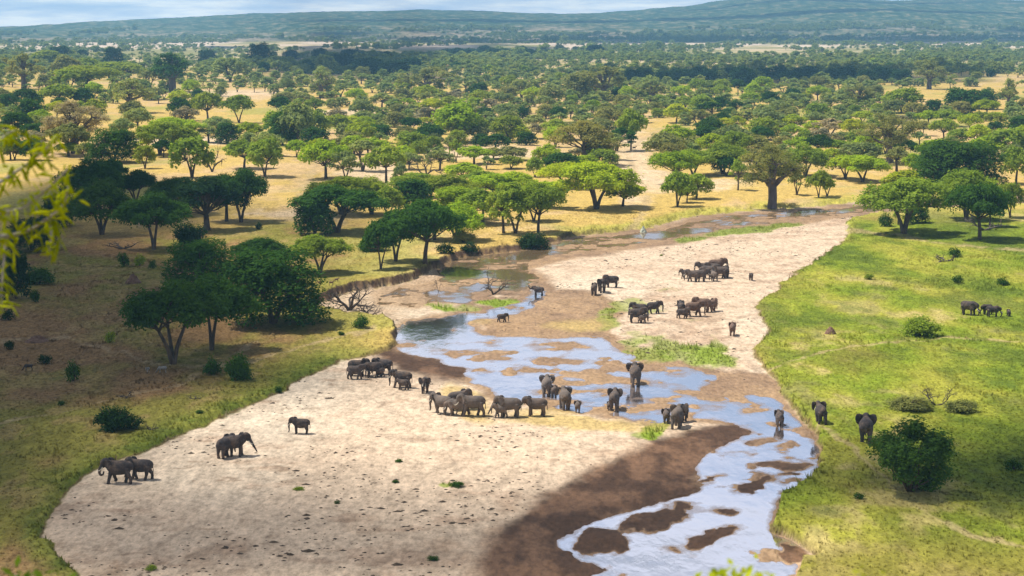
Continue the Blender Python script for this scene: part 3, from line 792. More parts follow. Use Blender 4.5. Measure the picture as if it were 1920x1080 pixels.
# foot x, foot y, crown width, height (pixels of the photograph), kind, tint, label
B, U, D_, S_, K_ = 'baobab', 'flat', 'domed', 'sparse', 'dense'
TREES = [
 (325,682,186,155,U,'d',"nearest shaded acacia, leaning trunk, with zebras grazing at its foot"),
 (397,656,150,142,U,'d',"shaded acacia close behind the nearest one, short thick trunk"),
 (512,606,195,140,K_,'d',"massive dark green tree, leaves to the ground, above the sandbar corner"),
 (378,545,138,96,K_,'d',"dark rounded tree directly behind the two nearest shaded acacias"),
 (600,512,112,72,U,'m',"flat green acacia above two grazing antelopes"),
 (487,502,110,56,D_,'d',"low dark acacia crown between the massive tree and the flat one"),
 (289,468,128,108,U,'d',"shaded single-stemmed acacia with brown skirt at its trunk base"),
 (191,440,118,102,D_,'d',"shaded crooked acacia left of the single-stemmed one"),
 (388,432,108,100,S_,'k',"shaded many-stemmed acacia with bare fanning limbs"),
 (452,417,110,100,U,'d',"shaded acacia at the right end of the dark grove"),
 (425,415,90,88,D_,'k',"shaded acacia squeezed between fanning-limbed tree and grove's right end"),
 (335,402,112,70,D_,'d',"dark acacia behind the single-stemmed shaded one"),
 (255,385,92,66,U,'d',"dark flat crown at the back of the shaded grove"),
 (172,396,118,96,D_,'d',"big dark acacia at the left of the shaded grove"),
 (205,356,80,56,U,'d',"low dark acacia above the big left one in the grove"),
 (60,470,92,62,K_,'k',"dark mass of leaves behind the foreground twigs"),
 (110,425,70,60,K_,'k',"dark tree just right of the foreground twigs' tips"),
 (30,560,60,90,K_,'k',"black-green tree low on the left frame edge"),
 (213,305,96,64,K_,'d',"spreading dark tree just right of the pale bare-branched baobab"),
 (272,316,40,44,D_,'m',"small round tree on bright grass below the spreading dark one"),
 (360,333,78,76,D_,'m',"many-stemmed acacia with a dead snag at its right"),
 (300,290,92,62,U,'m',None),(345,285,60,48,D_,'m',None),(328,270,110,50,U,'b',None),
 (458,316,74,54,U,'m',None),(497,331,66,74,D_,'m',"acacia with a drooping bare right branch above the grove"),
 (611,335,88,72,U,'b',"vase-stemmed flat acacia on golden grass"),
 (648,340,50,58,S_,'g',"greyish sapling-like acacia right of the vase-stemmed one"),
 (680,321,66,58,S_,'g',None),(724,343,84,70,U,'m',"acacia with paired leaning stems right of the greyish ones"),
 (752,350,36,48,S_,'g',None),(700,300,60,42,U,'b',None),
 (590,440,78,62,K_,'d',"compact round tree in front of the wide layered acacia"),
 (632,436,175,88,U,'d',"wide layered acacia shading the compact round tree"),
 (697,402,96,70,D_,'m',None),(640,402,130,70,U,'m',"pale green crown just behind the wide layered acacia"),
 (728,410,60,60,D_,'m',None),(775,395,80,60,K_,'d',None),
 (714,505,70,92,U,'d',"leftmost riverside acacia beside the cut bank"),
 (742,490,100,96,U,'d',"riverside acacia with three slanting bare stems"),
 (797,503,132,118,U,'d',"dark curtain-leaved tree hanging over the river"),
 (856,452,112,72,D_,'b',"bright green tree right of the curtain-leaved one"),
 (815,450,90,70,D_,'b',None),(862,412,112,62,U,'b',None),(835,388,120,62,U,'m',None),(775,370,90,46,U,'m',None),(905,420,80,68,D_,'m',None),
 (868,345,72,40,U,'b',None),(925,375,90,50,U,'b',None),(960,372,90,50,U,'b',None),(905,350,80,30,U,'m',None),
 (944,437,62,92,S_,'m',"slender acacia on the bank top, leftmost of four"),
 (967,438,72,98,S_,'m',"forked acacia on the bank top, second of four"),
 (1009,437,92,94,U,'m',"slanting-trunk acacia on the bank top, nearest the water"),
 (1001,415,70,72,D_,'m',"acacia behind the four on the bank top"),(1030,390,80,50,U,'b',None),(985,385,80,46,U,'m',None),
 (889,308,76,34,U,'b',"bright flat acacia alone on the sandy clearing"),
 (783,302,28,38,D_,'m',None),(812,295,36,40,D_,'m',None),(843,294,30,42,S_,'g',None),(799,300,24,26,S_,'m',None),
 (912,318,30,26,S_,'m',None),(855,305,26,44,S_,'m',None),
 (1118,392,152,88,U,'y',"wide bright acacia with forked trunk on the open far bank"),
 (1168,387,78,46,U,'y',"small bright acacia under the wide one's right side"),
 (1025,318,52,48,D_,'b',None),(1003,332,34,38,D_,'m',None),(1060,352,110,48,U,'y',None),(960,300,60,26,D_,'o',None),(925,298,50,22,D_,'o',None),
 (1097,311,132,84,S_,'o',"big loose grey-olive tree in mid-plain, trunk hidden"),(1150,300,50,50,S_,'g',None),
 (1270,388,62,68,U,'m',"acacia with dark twin stems left of the riverbank shadow"),
 (1288,380,40,44,D_,'m',None),(1306,373,56,48,D_,'m',None),
 (1268,345,98,62,U,'b',None),(1300,330,90,50,U,'m',None),(1355,326,100,58,U,'m',"leaning wide acacia left of the river-edge baobab"),(1335,300,70,50,U,'b',None),
 (1384,357,38,64,S_,'m',"thin upright sapling left of the river-edge baobab"),
 (1447,388,118,120,B,'o',"huge baobab with tall thick trunk at the river's edge"),
 (1494,366,38,42,S_,'g',"little grey tree right of the river-edge baobab"),
 (1535,370,46,52,U,'m',None),(1551,368,36,40,S_,'m',None),(1510,330,90,60,D_,'m',None),
 (1618,341,98,50,U,'b',"neat flat acacia below the broad baobab"),(1585,335,70,44,U,'b',None),
 (1668,306,110,92,B,'o',"broad baobab with squat dark trunk, right of centre"),
 (1625,298,56,46,D_,'b',None),(1570,290,56,28,U,'b',None),(1500,290,60,34,U,'b',None),
 (1695,438,162,104,U,'m',"open layered acacia standing on the green bank's tip"),
 (1719,418,46,34,K_,'d',"small blackish tree behind the open layered acacia"),
 (1684,421,30,48,S_,'m',"thin tree right behind the open layered acacia's trunk"),
 (1837,449,116,106,U,'d',"dark fan-stemmed acacia on the right green bank"),
 (1812,411,112,92,D_,'m',"bright domed acacia behind the dark fan-stemmed one"),
 (1856,424,60,70,D_,'d',"shadowy tree at right of the fan-stemmed acacia"),
 (1894,408,46,66,D_,'m',"ragged tree near the right frame edge above the bank"),
 (1800,355,160,92,K_,'d',"wide mass of dark leafy trees right of the broad baobab"),
 (1760,345,90,76,K_,'d',None),(1715,338,48,50,U,'b',None),(1692,362,70,44,D_,'y',None),(1750,305,66,44,U,'b',None),
 (1850,300,84,46,U,'b',None),(1890,300,80,60,D_,'m',None),(1905,345,60,70,D_,'m',None),
 (1268,284,66,50,D_,'b',"neat round acacia on pale clearing, right of the leaning one"),(1242,282,26,40,S_,'g',None),
 (1183,282,58,78,U,'m',"acacia with long leaning dark trunk and antelope in its shade"),
 (856,266,86,76,D_,'b',"tall dark-trunked two-tiered acacia in the middle of the belt"),(892,262,50,46,D_,'m',None),
 (558,273,72,82,D_,'g',"tall straight-trunked tree with tidy round crown"),(530,272,60,62,K_,'d',None),(588,262,60,56,D_,'m',None),
 (520,252,56,44,D_,'b',None),(632,250,60,36,D_,'m',None),
 (243,212,72,64,B,'g',"lone squat baobab on open golden grass, upper left"),
 (45,167,84,66,B,'o',"baobab at far left edge of the golden clearing"),
 (323,172,78,72,B,'d',"large dark baobab behind the golden clearing"),
 (140,288,124,98,B,'p',"pale nearly bare baobab behind the foreground twigs"),
 (603,184,62,60,B,'g',"baobab with pale stem standing on orange earth"),
 (800,180,86,54,B,'o',"broad domed grey-olive baobab, upper centre-left"),
 (1132,188,88,64,B,'o',"big round-headed baobab beside a dark leafy tree"),(1085,186,72,52,K_,'o',"dark leafy tree at the left of the round-headed baobab"),
 (1742,167,60,54,B,'o',"baobab high on the dry slope at upper right"),
 (1612,201,48,44,B,'o',"small stout baobab right of the far dark tree line"),(1692,212,74,48,D_,'m',"solitary round green tree on the dry right slope"),
 (1805,214,78,50,K_,'d',"dense dark tree on the dry right slope"),(1890,204,44,58,B,'g',"thin-crowned baobab at the far right edge"),(1750,214,36,28,K_,'d',None),
 (1222,190,64,46,B,'g',None),(432,152,64,44,D_,'g',None),(125,150,56,46,D_,'o',None),(165,140,50,32,D_,'m',None),(90,120,60,26,D_,'m',None),
 (390,228,62,56,U,'m',"upright umbrella acacia, middle of three on the clearing"),(448,230,60,52,U,'m',"umbrella acacia with bent stem, right of three on the clearing"),(340,226,50,44,D_,'d',"bushy tree, left of three on the clearing"),
 (160,170,120,46,U,'m',"very wide flat acacia with leaning stem, upper left"),(130,172,60,42,D_,'m',None),(240,150,60,34,D_,'m',None),(205,150,60,34,D_,'m',None),(280,170,50,38,S_,'g',None),(212,194,22,40,S_,'g',None),
 (50,205,60,40,D_,'d',None),(60,230,60,46,K_,'d',None),(110,200,70,42,U,'m',None),(155,200,44,36,D_,'d',None),(180,225,40,40,D_,'m',None),(15,215,40,40,K_,'d',None),(30,255,56,44,D_,'d',None),(20,300,50,50,D_,'m',None),(60,300,50,40,D_,'d',None),
 (112,112,44,26,K_,'k',"dark domed tree on the far left skyline of the woods"),(212,122,40,34,K_,'k',"purplish-black tree at the back, left"),(155,108,24,14,K_,'k',"small black tree between two dark domed ones"),(388,124,38,32,K_,'k',"blackish tree at the wood's back edge"),
 (487,124,46,44,K_,'k',"tallest black-green tree in the shaded far slope"),(456,118,20,18,K_,'k',None),(1117,102,36,18,K_,'k',"solitary dark dome on the pale far plain"),
 (545,112,34,18,K_,'k',None),(600,118,34,28,K_,'k',None),(640,130,60,30,K_,'k',None),(690,142,70,34,K_,'k',None),(740,146,64,34,K_,'k',None),(660,112,50,20,K_,'k',None),(720,118,60,22,K_,'k',None),(770,132,50,24,K_,'k',None),(580,134,40,22,K_,'d',None),(495,134,26,18,K_,'d',None),
 (1389,159,44,34,K_,'k',"solid round black-green tree in the far dark line"),
]
for i_, px_ in enumerate(range(1160, 1700, 21)):
    TREES.append((px_ + (i_ * 7) % 9, 152 + (i_ * 5) % 7, 34 + (i_ * 11) % 14, 24 + (i_ * 3) % 9, K_ if i_ % 3 else U, 'k', None))
for i_, px_ in enumerate(range(840, 1010, 17)):
    TREES.append((px_, 106 + (i_ * 3) % 4, 30, 15 + (i_ * 5) % 7, K_, 'k', None))
BUSHES = [
 (1705,921,142,140,'bigbush','e',"large dark round bush on the shaded right grass"),
 (1727,629,72,38,'bush','m',"wide green bush on the bright right bank"),
 (1706,768,84,26,'bush','o',"left part of scrub around a fallen branch, right bank"),
 (1802,772,56,25,'bush','o',"right part of scrub around a fallen branch, right bank"),
 (212,805,72,46,'bush','k',"black bush beside the near left sand margin"),
 (248,803,44,26,'bush','k',"smaller bush touching the black one's right side"),
 (399,702,38,40,'bush','d',"left of two round bushes below the shaded acacias"),
 (447,712,50,54,'bush','d',"right of two round bushes below the shaded acacias"),
 (137,714,30,42,'bush','d',"slim upright bush on the brown grass left of the zebras"),
 (84,682,26,18,'bush','k',"scruffy black bush beside the lone grazing animal"),
 (677,614,32,30,'bush','d',"bush on the tip of the bank near dead branches"),
 (207,642,22,24,'bush','m',"small bush left of the nearest shaded acacia"),
 (232,500,22,28,'bush','d',"first of three little bushes near the termite mound"),
 (262,498,22,26,'bush','m',"second of three little bushes near the termite mound"),
 (286,503,16,18,'bush','d',"third of three little bushes near the termite mound"),
 (75,532,58,32,'bush','d',"low wide bush left of the termite mound"),
 (66,566,20,24,'bush','d',"small dark bush under the low wide one at left"),
 (355,458,56,46,'bush','k',"cone-shaped black bush at the shaded grove's foot"),
 (485,430,14,16,'bush','k',"tiny black bush on bare earth right of the grove"),
 (1660,424,30,26,'bush','d',"round bush left of the open layered acacia"),
 (1795,531,20,16,'bush','d',"upper left of two tufts on the right bank"),(1880,535,26,18,'bush','d',"upper right of two tufts on the right bank"),
 (1790,482,26,20,'bush','d',"bush over fallen logs under the fan-stemmed acacia"),
 (1629,524,18,12,'bush','m',"low tuft near the sand edge of the right bank"),
 (640,628,14,10,'bush','d',None),(522,735,16,14,'bush','d',"little green clump on the left sand margin"),
 (115,760,14,10,'bush','d',None),(375,775,16,10,'bush','d',None),(1900,880,40,22,'bush','d',"dark bush at the right frame edge in shade"),(1610,935,22,12,'bush','d',"low tuft left of the large dark bush's foot"),
 (748,866,16,9,'bush','d',"green tuft alone on the sand left of centre"),(857,912,30,12,'bush','d',"largest green tuft on the shaded sand"),(812,1050,22,9,'bush','d',"green tuft low on the sand beside dark mud"),(284,1068,24,13,'bush','m',"green tuft at the bottom left of the sand"),(560,918,22,7,'bush','m',"flat grassy tuft on the sand left of centre"),(742,905,14,6,'bush','d',None),(632,944,12,9,'bush','d',None),
 (15,600,26,24,'bush','k',None),(18,655,20,18,'bush','k',None),(700,470,60,22,'bush','d',None),(870,455,46,26,'bush','o',"dull scrub under the bank-top trees"),(1000,462,64,30,'bush','k',"black bush hanging over the water at the river bend"),
 (880,468,40,20,'bush','k',None),(835,475,40,22,'bush','k',None),(1240,480,6,4,'bush','m',None),
]
# the woods between the hand-placed trees
RF = np.random.RandomState(5)
OPEN = [(262,222,110,26),(430,222,90,32),(30,180,40,14),(555,330,52,60),(300,320,60,22),(560,390,90,70),(940,293,120,20),(700,345,90,22),(1200,330,46,90),(1330,375,160,35),(1240,262,90,30),(665,213,70,12),(470,190,90,12),(1760,190,110,24),(1880,165,90,20),(700,185,60,10),(420,300,60,30),(240,335,80,22),(1560,350,80,30),(1000,240,30,14),(1650,350,60,18),(1140,350,60,30),(980,330,50,14),(1360,168,130,9),(160,235,40,20),(560,125,60,10)]
def is_open(px, py):
    return any(((px - a) / c) ** 2 + ((py - b) / d) ** 2 < 1 for a, b, c, d in OPEN)
occ = [(t[0], t[1] - t[3] * .6, t[2]) for t in TREES]
fill = []
for _ in range(26000):
    py = 108 + 235 * RF.rand() ** 1.6
    px = RF.uniform(-120, 2040)
    if px < 560 and py > 300: continue
    if 560 <= px < 1040 and py > 320: continue
    if px >= 1040 and py > 335: continue
    if is_open(px, py) and RF.rand() < 0.992: continue
    dist = 153000 / (py - YH)
    wm = RF.uniform(7.0, 13.5); wpx = wm * F / dist; hpx = wpx * RF.uniform(.55, .85)
    cyy = py - hpx * .6
    den = 0.50 if 640 < px < 1650 else 0.60
    if py < 160: den *= 1.05
    ok = True
    for (qx, qy, qw) in occ:
        if abs(qx - px) < (qw + wpx) * .5 * den * 1.15 and abs(qy - cyy) < (qw + wpx) * .5 * den * 0.42:
            ok = False; break
    if ok:
        occ.append((px, cyy, wpx))
        r = RF.rand()
        kd = U if r < .42 else D_ if r < .78 else S_ if r < .9 else K_
        tn = RF.choice(list('bmmdgoobyg')) if kd != K_ else RF.choice(list('dmo'))
        if kd == S_ and RF.rand() < .35: tn = 'p'
        if py < 160: tn = RF.choice(list('mmgod'))
        fill.append((px, py, wpx, hpx, kd, tn, None))
print("fill trees", len(fill))
LANDM = [(1447,388,"the river-edge baobab"),(1668,305,"the broad squat baobab"),(243,212,"the lone clearing baobab"),(140,285,"the pale bare baobab"),(45,167,"the far left baobab"),(323,172,"the large dark baobab"),
 (603,184,"the baobab on orange earth"),(800,180,"the broad domed baobab"),(1132,188,"the round-headed baobab"),(1742,167,"the dry slope's baobab"),(1097,311,"the loose grey-olive tree"),(1118,392,"the wide bright far-bank acacia"),
 (856,266,"the two-tiered acacia"),(558,273,"the straight-trunked round tree"),(611,335,"the vase-stemmed acacia"),(797,503,"the curtain-leaved river tree"),(1009,437,"the bank-top acacias"),(1695,438,"the open layered acacia"),
 (1837,449,"the fan-stemmed acacia"),(289,468,"the single-stemmed shaded acacia"),(1389,159,"the round black-green tree"),(1612,201,"the small stout baobab"),(1183,282,"the long-leaning acacia"),(889,308,"the flat clearing acacia"),
 (487,124,"the tallest black far tree"),(1117,102,"the solitary plain dome tree"),(1268,284,"the neat round acacia"),(1805,214,"the dense dry-slope tree"),(448,230,"the bent-stemmed umbrella acacia"),(1890,204,"the far right baobab"),(325,682,"the nearest shaded acacia"),
 (1697,921,"the large dark bush"),(212,805,"the black bush by the sand"),(1355,326,"the leaning wide acacia"),(700,200,"the pale ground strip"),(1800,355,"the wide dark leafy mass"),(390,228,"the upright umbrella acacia")]
ORD = ["nearest", "second nearest", "third nearest", "fourth nearest", "fifth nearest", "sixth nearest", "seventh nearest", "eighth nearest", "ninth nearest", "tenth nearest", "eleventh nearest", "twelfth nearest", "thirteenth nearest", "fourteenth nearest", "fifteenth nearest", "sixteenth nearest"]
allt = [list(t) for t in TREES + fill]
ok_t = []
for t in allt:
    ok_t.append(t)
ok_t.sort(key=lambda t: -t[2] * t[3])
nac = 0; keep = []; rest = []
for t in ok_t:
    if t[4] in (U, D_, S_):
        if nac < 290 and (t[0] > -20 and t[0] < 1940): keep.append(t); nac += 1
        else: rest.append(t)
    elif t[4] == K_ and t[6] is None and t[2] < 22: rest.append(t)
    else: keep.append(t)
for b in BUSHES: keep.append(list(b))
auto = {}
for t in keep:
    if t[6]: continue
    cand = sorted(LANDM, key=lambda L: ((t[0] - L[0]) / 1.0) ** 2 + ((t[1] - L[1]) * 1.6) ** 2)
    L = next(c for c in cand if (c[0] - t[0]) ** 2 + (c[1] - t[1]) ** 2 > 36)
    dx, dy = t[0] - L[0], (t[1] - L[1]) * 1.6
    if abs(dx) > abs(dy): rel = "right of" if dx > 0 else "left of"
    else: rel = "in front of" if dy > 0 else "behind"
    key = (TINTS[t[5]][1], WORDS[t[4]][1], rel, L[2])
    auto.setdefault(key, []).append((dx * dx + dy * dy, t))
for key, lst in auto.items():
    lst.sort(key=lambda q: q[0])
    for i, (_, t) in enumerate(lst):
        t[6] = f"{key[0]} {key[1]}, {ORD[i % 16]} {key[2]} {key[3]}" if len(lst) > 1 else f"{key[0]} {key[1]} {key[2]} {key[3]}"
LOWSRC = {}
cnt = {}
def place_tree(t):
    px, py, wp, hp, kd, tn, lab = t
    x, y, z = ground_at(px, py)
    W_, H_ = size_at(px, py, x, y, z, wp, hp)
    lod = 'hi' if wp > 88 else 'mid' if wp > 26 else 'low'
    if kd == 'bigbush': lod = 'hi'
    if kd == 'bush': lod = 'hi' if wp > 44 else 'mid'
    kk = (kd, lod); i = cnt.get(kk, 0); cnt[kk] = i + 1
    c, tr, wn, hn = proto(kd, lod, i % NVAR[kk])
    nm, _, cat = WORDS[kd]
    root = bpy.data.objects.new(nm, None); COL.objects.link(root)
    root.empty_display_size = 0.5
    root.location = (x, y, z - 0.05)
    sx = W_ / wn
    root.rotation_euler = (0, 0, (i * 2.39996) % 6.283 if kd != 'baobab' else 0.6 * i)
    root.scale = (sx, sx, H_ / hn)
    tag(root, lab, cat, {'tree': 'trees of the savanna woodland', 'bush': 'bushes on the river banks'}[cat])
    if kd == 'baobab': root['group'] = 'baobabs among the acacias'
    co = link("foliage" if 'bush' in kd else "crown", c, root)
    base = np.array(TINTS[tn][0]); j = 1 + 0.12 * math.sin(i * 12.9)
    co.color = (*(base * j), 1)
    to = link("stem" if 'bush' in kd else "trunk", tr, root)
    if lod == 'low' and kd != 'bush' and kk not in LOWSRC: LOWSRC[kk] = []
    if lod == 'low' and kd != 'bush' and i < NVAR[kk]: LOWSRC[kk].append((co, to, wn, hn))
    return root
for t in keep: place_tree(t)
print("individual trees", len(keep), "acacias", nac, "rest", len(rest))

# ------------------------------------------------------------------ distant woodland: beyond counting
def wood_points():
    P = []
    rr = np.random.RandomState(77)
    gx_, gy_, gz_ = ground_many([t[0] for t in rest], [t[1] for t in rest])
    for t, x, y, z in zip(rest, gx_, gy_, gz_):
        W_, H_ = size_at(t[0], t[1], x, y, z, t[2], t[3]); P.append((x, y, z, W_, H_))
    n = 60000
    y = np.sqrt(rr.uniform(1500 ** 2, 5600 ** 2, n)); x = rr.uniform(-.36, .36, n) * y
    cov = fbm(x / 120, y / 240, 61, 4) * 1.7 - 0.11 + 0.09 * sst(3000, 2000, y) - 0.13 * sst(2500, 3000, y) * sst(4600, 4000, y)
    px, py = w2px(x, y)
    band = np.exp(-((y - 1500) / 60) ** 2) * 0
    far_ = sst(2450, 2700, y) * sst(5000, 4700, y); spr = (rr.rand(n) < .42) & (cov > -.22)
    kp = np.where(rr.rand(n) < far_, spr, cov > rr.uniform(-.02, .14, n)) & (rr.rand(n) < np.interp(y, [1500, 2400, 5600], [0.85, 0.85, 0.6]))
    opn = np.array([is_open(a, b) for a, b in zip(px, py)])
    kp &= ~opn
    x, y = x[kp], y[kp]
    z = height(x, y)
    Wd = rr.uniform(6, 12.5, len(x)) * np.where(rr.rand(len(x)) < .06, 1.6, 1); Hd = Wd * rr.uniform(.5, .85, len(x))
    sc = np.where((y > 2550) & (y < 4800) & (rr.rand(len(x)) < .75), .62, 1.0) * np.interp(y, [1500, 5600], [1.0, 1.2]); Wd *= sc; Hd *= sc
    return np.vstack([np.array(P) if P else np.zeros((0, 5)), np.stack([x, y, z, Wd, Hd], -1)])
WP = wood_points()
print("woodland", len(WP))
srcs = [q for k in LOWSRC for q in LOWSRC[k]]
if not srcs: print("NO LOW SOURCES")
me = bpy.data.meshes.new("distant_woodland"); me.vertices.add(len(WP)); me.vertices.foreach_set("co", WP[:, :3].astype(np.float32).ravel())
rk = np.random.RandomState(3); which = rk.randint(0, len(srcs), len(WP))
wn = np.array([s[2] for s in srcs])[which]; hn = np.array([s[3] for s in srcs])[which]
sv = np.stack([WP[:, 3] / wn, WP[:, 3] / wn, WP[:, 4] / hn], -1).astype(np.float32)
a = me.attributes.new("sc", 'FLOAT_VECTOR', 'POINT'); a.data.foreach_set("vector", sv.ravel())
a = me.attributes.new("which", 'INT', 'POINT'); a.data.foreach_set("value", which.astype(np.int32))
fattr(me, "rot", rk.uniform(0, 6.28, len(WP)))
me.update()
wood = link("distant_woodland", me); tag(wood, "far woodland of small acacias fading towards the hills", "woodland", kind='stuff')
ng = bpy.data.node_groups.new("woodland_nodes", 'GeometryNodeTree')
ng.interface.new_socket("Geometry", in_out='INPUT', socket_type='NodeSocketGeometry')
ng.interface.new_socket("Geometry", in_out='OUTPUT', socket_type='NodeSocketGeometry')
gi = ng.nodes.new('NodeGroupInput'); go = ng.nodes.new('NodeGroupOutput'); jn = ng.nodes.new('GeometryNodeJoinGeometry')
def named(nm, ty):
    n = ng.nodes.new('GeometryNodeInputNamedAttribute'); n.data_type = ty; n.inputs[0].default_value = nm
    return n.outputs[0]
w_at = named("which", 'INT'); s_at = named("sc", 'FLOAT_VECTOR'); r_at = named("rot", 'FLOAT')
cv = ng.nodes.new('ShaderNodeCombineXYZ'); ng.links.new(r_at, cv.inputs[2])
for i, (co, to, _, _) in enumerate(srcs):
    cmpn = ng.nodes.new('FunctionNodeCompare'); cmpn.data_type = 'INT'; cmpn.operation = 'EQUAL'
    ins = [s for s in cmpn.inputs if s.type == 'INT']; ng.links.new(w_at, ins[0]); ins[1].default_value = i
    for ob in (co, to):
        oi = ng.nodes.new('GeometryNodeObjectInfo'); oi.transform_space = 'ORIGINAL'; oi.inputs['Object'].default_value = ob
        ip = ng.nodes.new('GeometryNodeInstanceOnPoints')
        ng.links.new(gi.outputs[0], ip.inputs['Points']); ng.links.new(cmpn.outputs[0], ip.inputs['Selection'])
        ng.links.new(oi.outputs['Geometry'], ip.inputs['Instance']); ng.links.new(cv.outputs[0], ip.inputs['Rotation']); ng.links.new(s_at, ip.inputs['Scale'])
        ng.links.new(ip.outputs[0], jn.inputs[0])
ng.links.new(jn.outputs[0], go.inputs[0])
md = wood.modifiers.new("woodland", 'NODES'); md.node_group = ng
wood.color = (0.24, 0.30, 0.09, 1)

# ------------------------------------------------------------------ elephants and other animals
def remeshed(T, name, mat, voxel):
    me = T.build(name + "_raw", mat)
    ob = bpy.data.objects.new(name + "_raw", me); COL.objects.link(ob)
    r = ob.modifiers.new("r", 'REMESH'); r.mode = 'VOXEL'; r.voxel_size = voxel; r.use_smooth_shade = True
    s = ob.modifiers.new("s", 'SMOOTH'); s.factor = 0.5; s.iterations = 2
    dg = bpy.context.evaluated_depsgraph_get(); dg.update()
    out = bpy.data.meshes.new_from_object(ob.evaluated_get(dg)); out.name = name
    bpy.data.objects.remove(ob); bpy.data.meshes.remove(me)
    out.materials.clear(); out.materials.append(mat)
    out.polygons.foreach_set("use_smooth", np.ones(len(out.polygons), bool))
    return out
TR = {'hang': [(1.62,1.98,.24),(1.78,1.55,.19),(1.80,1.05,.14),(1.76,.6,.105),(1.86,.22,.085)],
      'reach': [(1.62,1.98,.24),(1.85,1.6,.19),(2.1,1.15,.14),(2.35,.7,.10),(2.52,.35,.08)],
      'curl': [(1.62,1.98,.24),(1.85,1.6,.19),(1.98,1.2,.15),(1.85,.85,.12),(1.58,.95,.10),(1.5,1.25,.085)],
      'raise': [(1.62,2.05,.24),(2.0,1.95,.19),(2.35,2.15,.15),(2.5,2.6,.11),(2.35,2.95,.085)],
      'graze': [(1.62,1.5,.24),(1.80,1.05,.19),(1.86,.6,.14),(1.75,.2,.11),(1.55,.06,.09)]}
def elephant_mesh(name, trunk='hang', gait=0, flare=25, headdz=0.0, calf=False):
    T = Tubes(); dz = headdz
    body = [(-1.46,1.50,.16,.22),(-1.36,1.58,.38,.46),(-1.05,1.72,.55,.66),(-.55,1.68,.69,.76),(0,1.64,.73,.78),(.45,1.76,.63,.74),(.80,1.93,.46,.58),(1.10,2.08+dz*.5,.34,.46),(1.25,2.15+dz,.22,.34)]
    T.add([(b[0],0,b[1]) for b in body], [b[2] for b in body], 20, [b[3] for b in body], sub=3)
    head = [(.92,2.18+dz*.7,.28,.30),(1.25,2.34+dz,.35,.40),(1.50,2.22+dz,.30,.36),(1.66,1.98+dz,.22,.26)]
    T.add([(b[0],0,b[1]) for b in head], [b[2] for b in head], 16, [b[3] for b in head], sub=3)
    T.add([(1.35,0,1.95+dz),(1.5,0,1.78+dz),(1.6,0,1.68+dz)], [.2,.15,.08], 10)          # lower jaw
    tr = TR[trunk]
    T.add([(p[0],0,p[1] + (dz if i == 0 else dz*.5 if trunk != 'graze' else 0)) for i, p in enumerate(tr)], [p[2] for p in tr], 12, sub=4)
    g = {0: (0,0,0,0), 1: (.34,-.30,-.34,.30), 2: (-.30,.34,.32,-.32), 3: (.15,-.1,-.12,.16)}[gait]
    for k, (x0, sy) in enumerate(((.62,1),(.62,-1),(-1.02,1),(-1.02,-1))):
        f = g[k]; y0 = .36 * sy
        lift = .10 if (gait in (1,2) and f < 0 and k < 2) else 0
        if k < 2: pts = [(x0,y0*.9,1.65,.30),(x0+f*.3,y0,1.10,.235),(x0+f*.62+.03,y0,.62,.185),(x0+f,y0,.20+lift,.165),(x0+f+.02,y0,.09+lift,.20),(x0+f+.02,y0,.04+lift,.205)]
        else: pts = [(x0,y0*.85,1.60,.40),(x0+f*.2+.05,y0,1.12,.29),(x0+f*.75-.08,y0,.62,.185),(x0+f-.02,y0,.20+lift,.165),(x0+f,y0,.09+lift,.20),(x0+f,y0,.04+lift,.205)]
        T.add([p[:3] for p in pts], [p[3] for p in pts], 12, sub=2, ends=True)
    out = [(0,.30),(.28,.46),(.62,.40),(.84,.12),(.82,-.22),(.62,-.56),(.36,-.84),(.18,-.70),(.08,-.38),(0,-.12)]
    fa = math.radians(flare)
    for sy in (1,-1):
        V = []
        for th in (-.05,.05):
            for (u, v_) in out:
                bulge = 0.10 * math.sin(min(1, u / .84) * math.pi)
                V.append((1.22 - u * math.cos(fa), sy * (.34 + u * math.sin(fa) + bulge + th), 2.22 + v_ * .95 + dz))
        n = len(out)
        T.V.append(np.array(V)); b = T.n; T.n += len(V)
        T.F.append(np.array([[b] + [b + i, b + i + 1] for i in range(1, n - 1)])); T.F.append(np.array([[b + n, b + n + i + 1, b + n + i] for i in range(1, n - 1)]))
        T.F.append(np.array([[b + i, b + n + i, b + n + (i + 1) % n, b + (i + 1) % n] for i in range(n)]))
    T.add([(-1.42,0,1.80),(-1.56,0,1.55),(-1.60,0.02,1.15),(-1.58,.03,.80)], [.07,.055,.05,.055], 6, sub=2)
    me = remeshed(T, name, M_SKIN, 0.042 if not calf else 0.05)
    co = np.empty(len(me.vertices) * 3, np.float32); me.vertices.foreach_get("co", co); co = co.reshape(-1, 3)
    if calf:     # shorter trunk and bigger head for the young
        hd = sst(.7, 1.2, co[:, 0]); co[:, 2] = np.where(co[:, 0] > 1.45, 2.0 + (co[:, 2] - 2.0) * .72, co[:, 2]); co[:, 1] *= 1 + .08 * hd
        co[:, 0] *= .9
    co[:, 2] -= co[:, 2].min()
    me.vertices.foreach_set("co", co.ravel()); me.update()
    return me
EM = {}
for nm, kw in {'stand': dict(), 'walk': dict(gait=1), 'walk2': dict(gait=2, flare=35), 'reach': dict(trunk='reach', gait=3), 'curl': dict(trunk='curl', gait=1),
               'raise': dict(trunk='raise', gait=3, flare=45), 'graze': dict(trunk='graze', gait=3, headdz=-.45), 'flare': dict(flare=68, gait=1), 'flare2': dict(flare=58, gait=2), 'calf': dict(gait=1, calf=True), 'calf2': dict(gait=2, flare=45, calf=True)}.items():
    EM[nm] = elephant_mesh("elephant_" + nm, **kw)
TK = {}
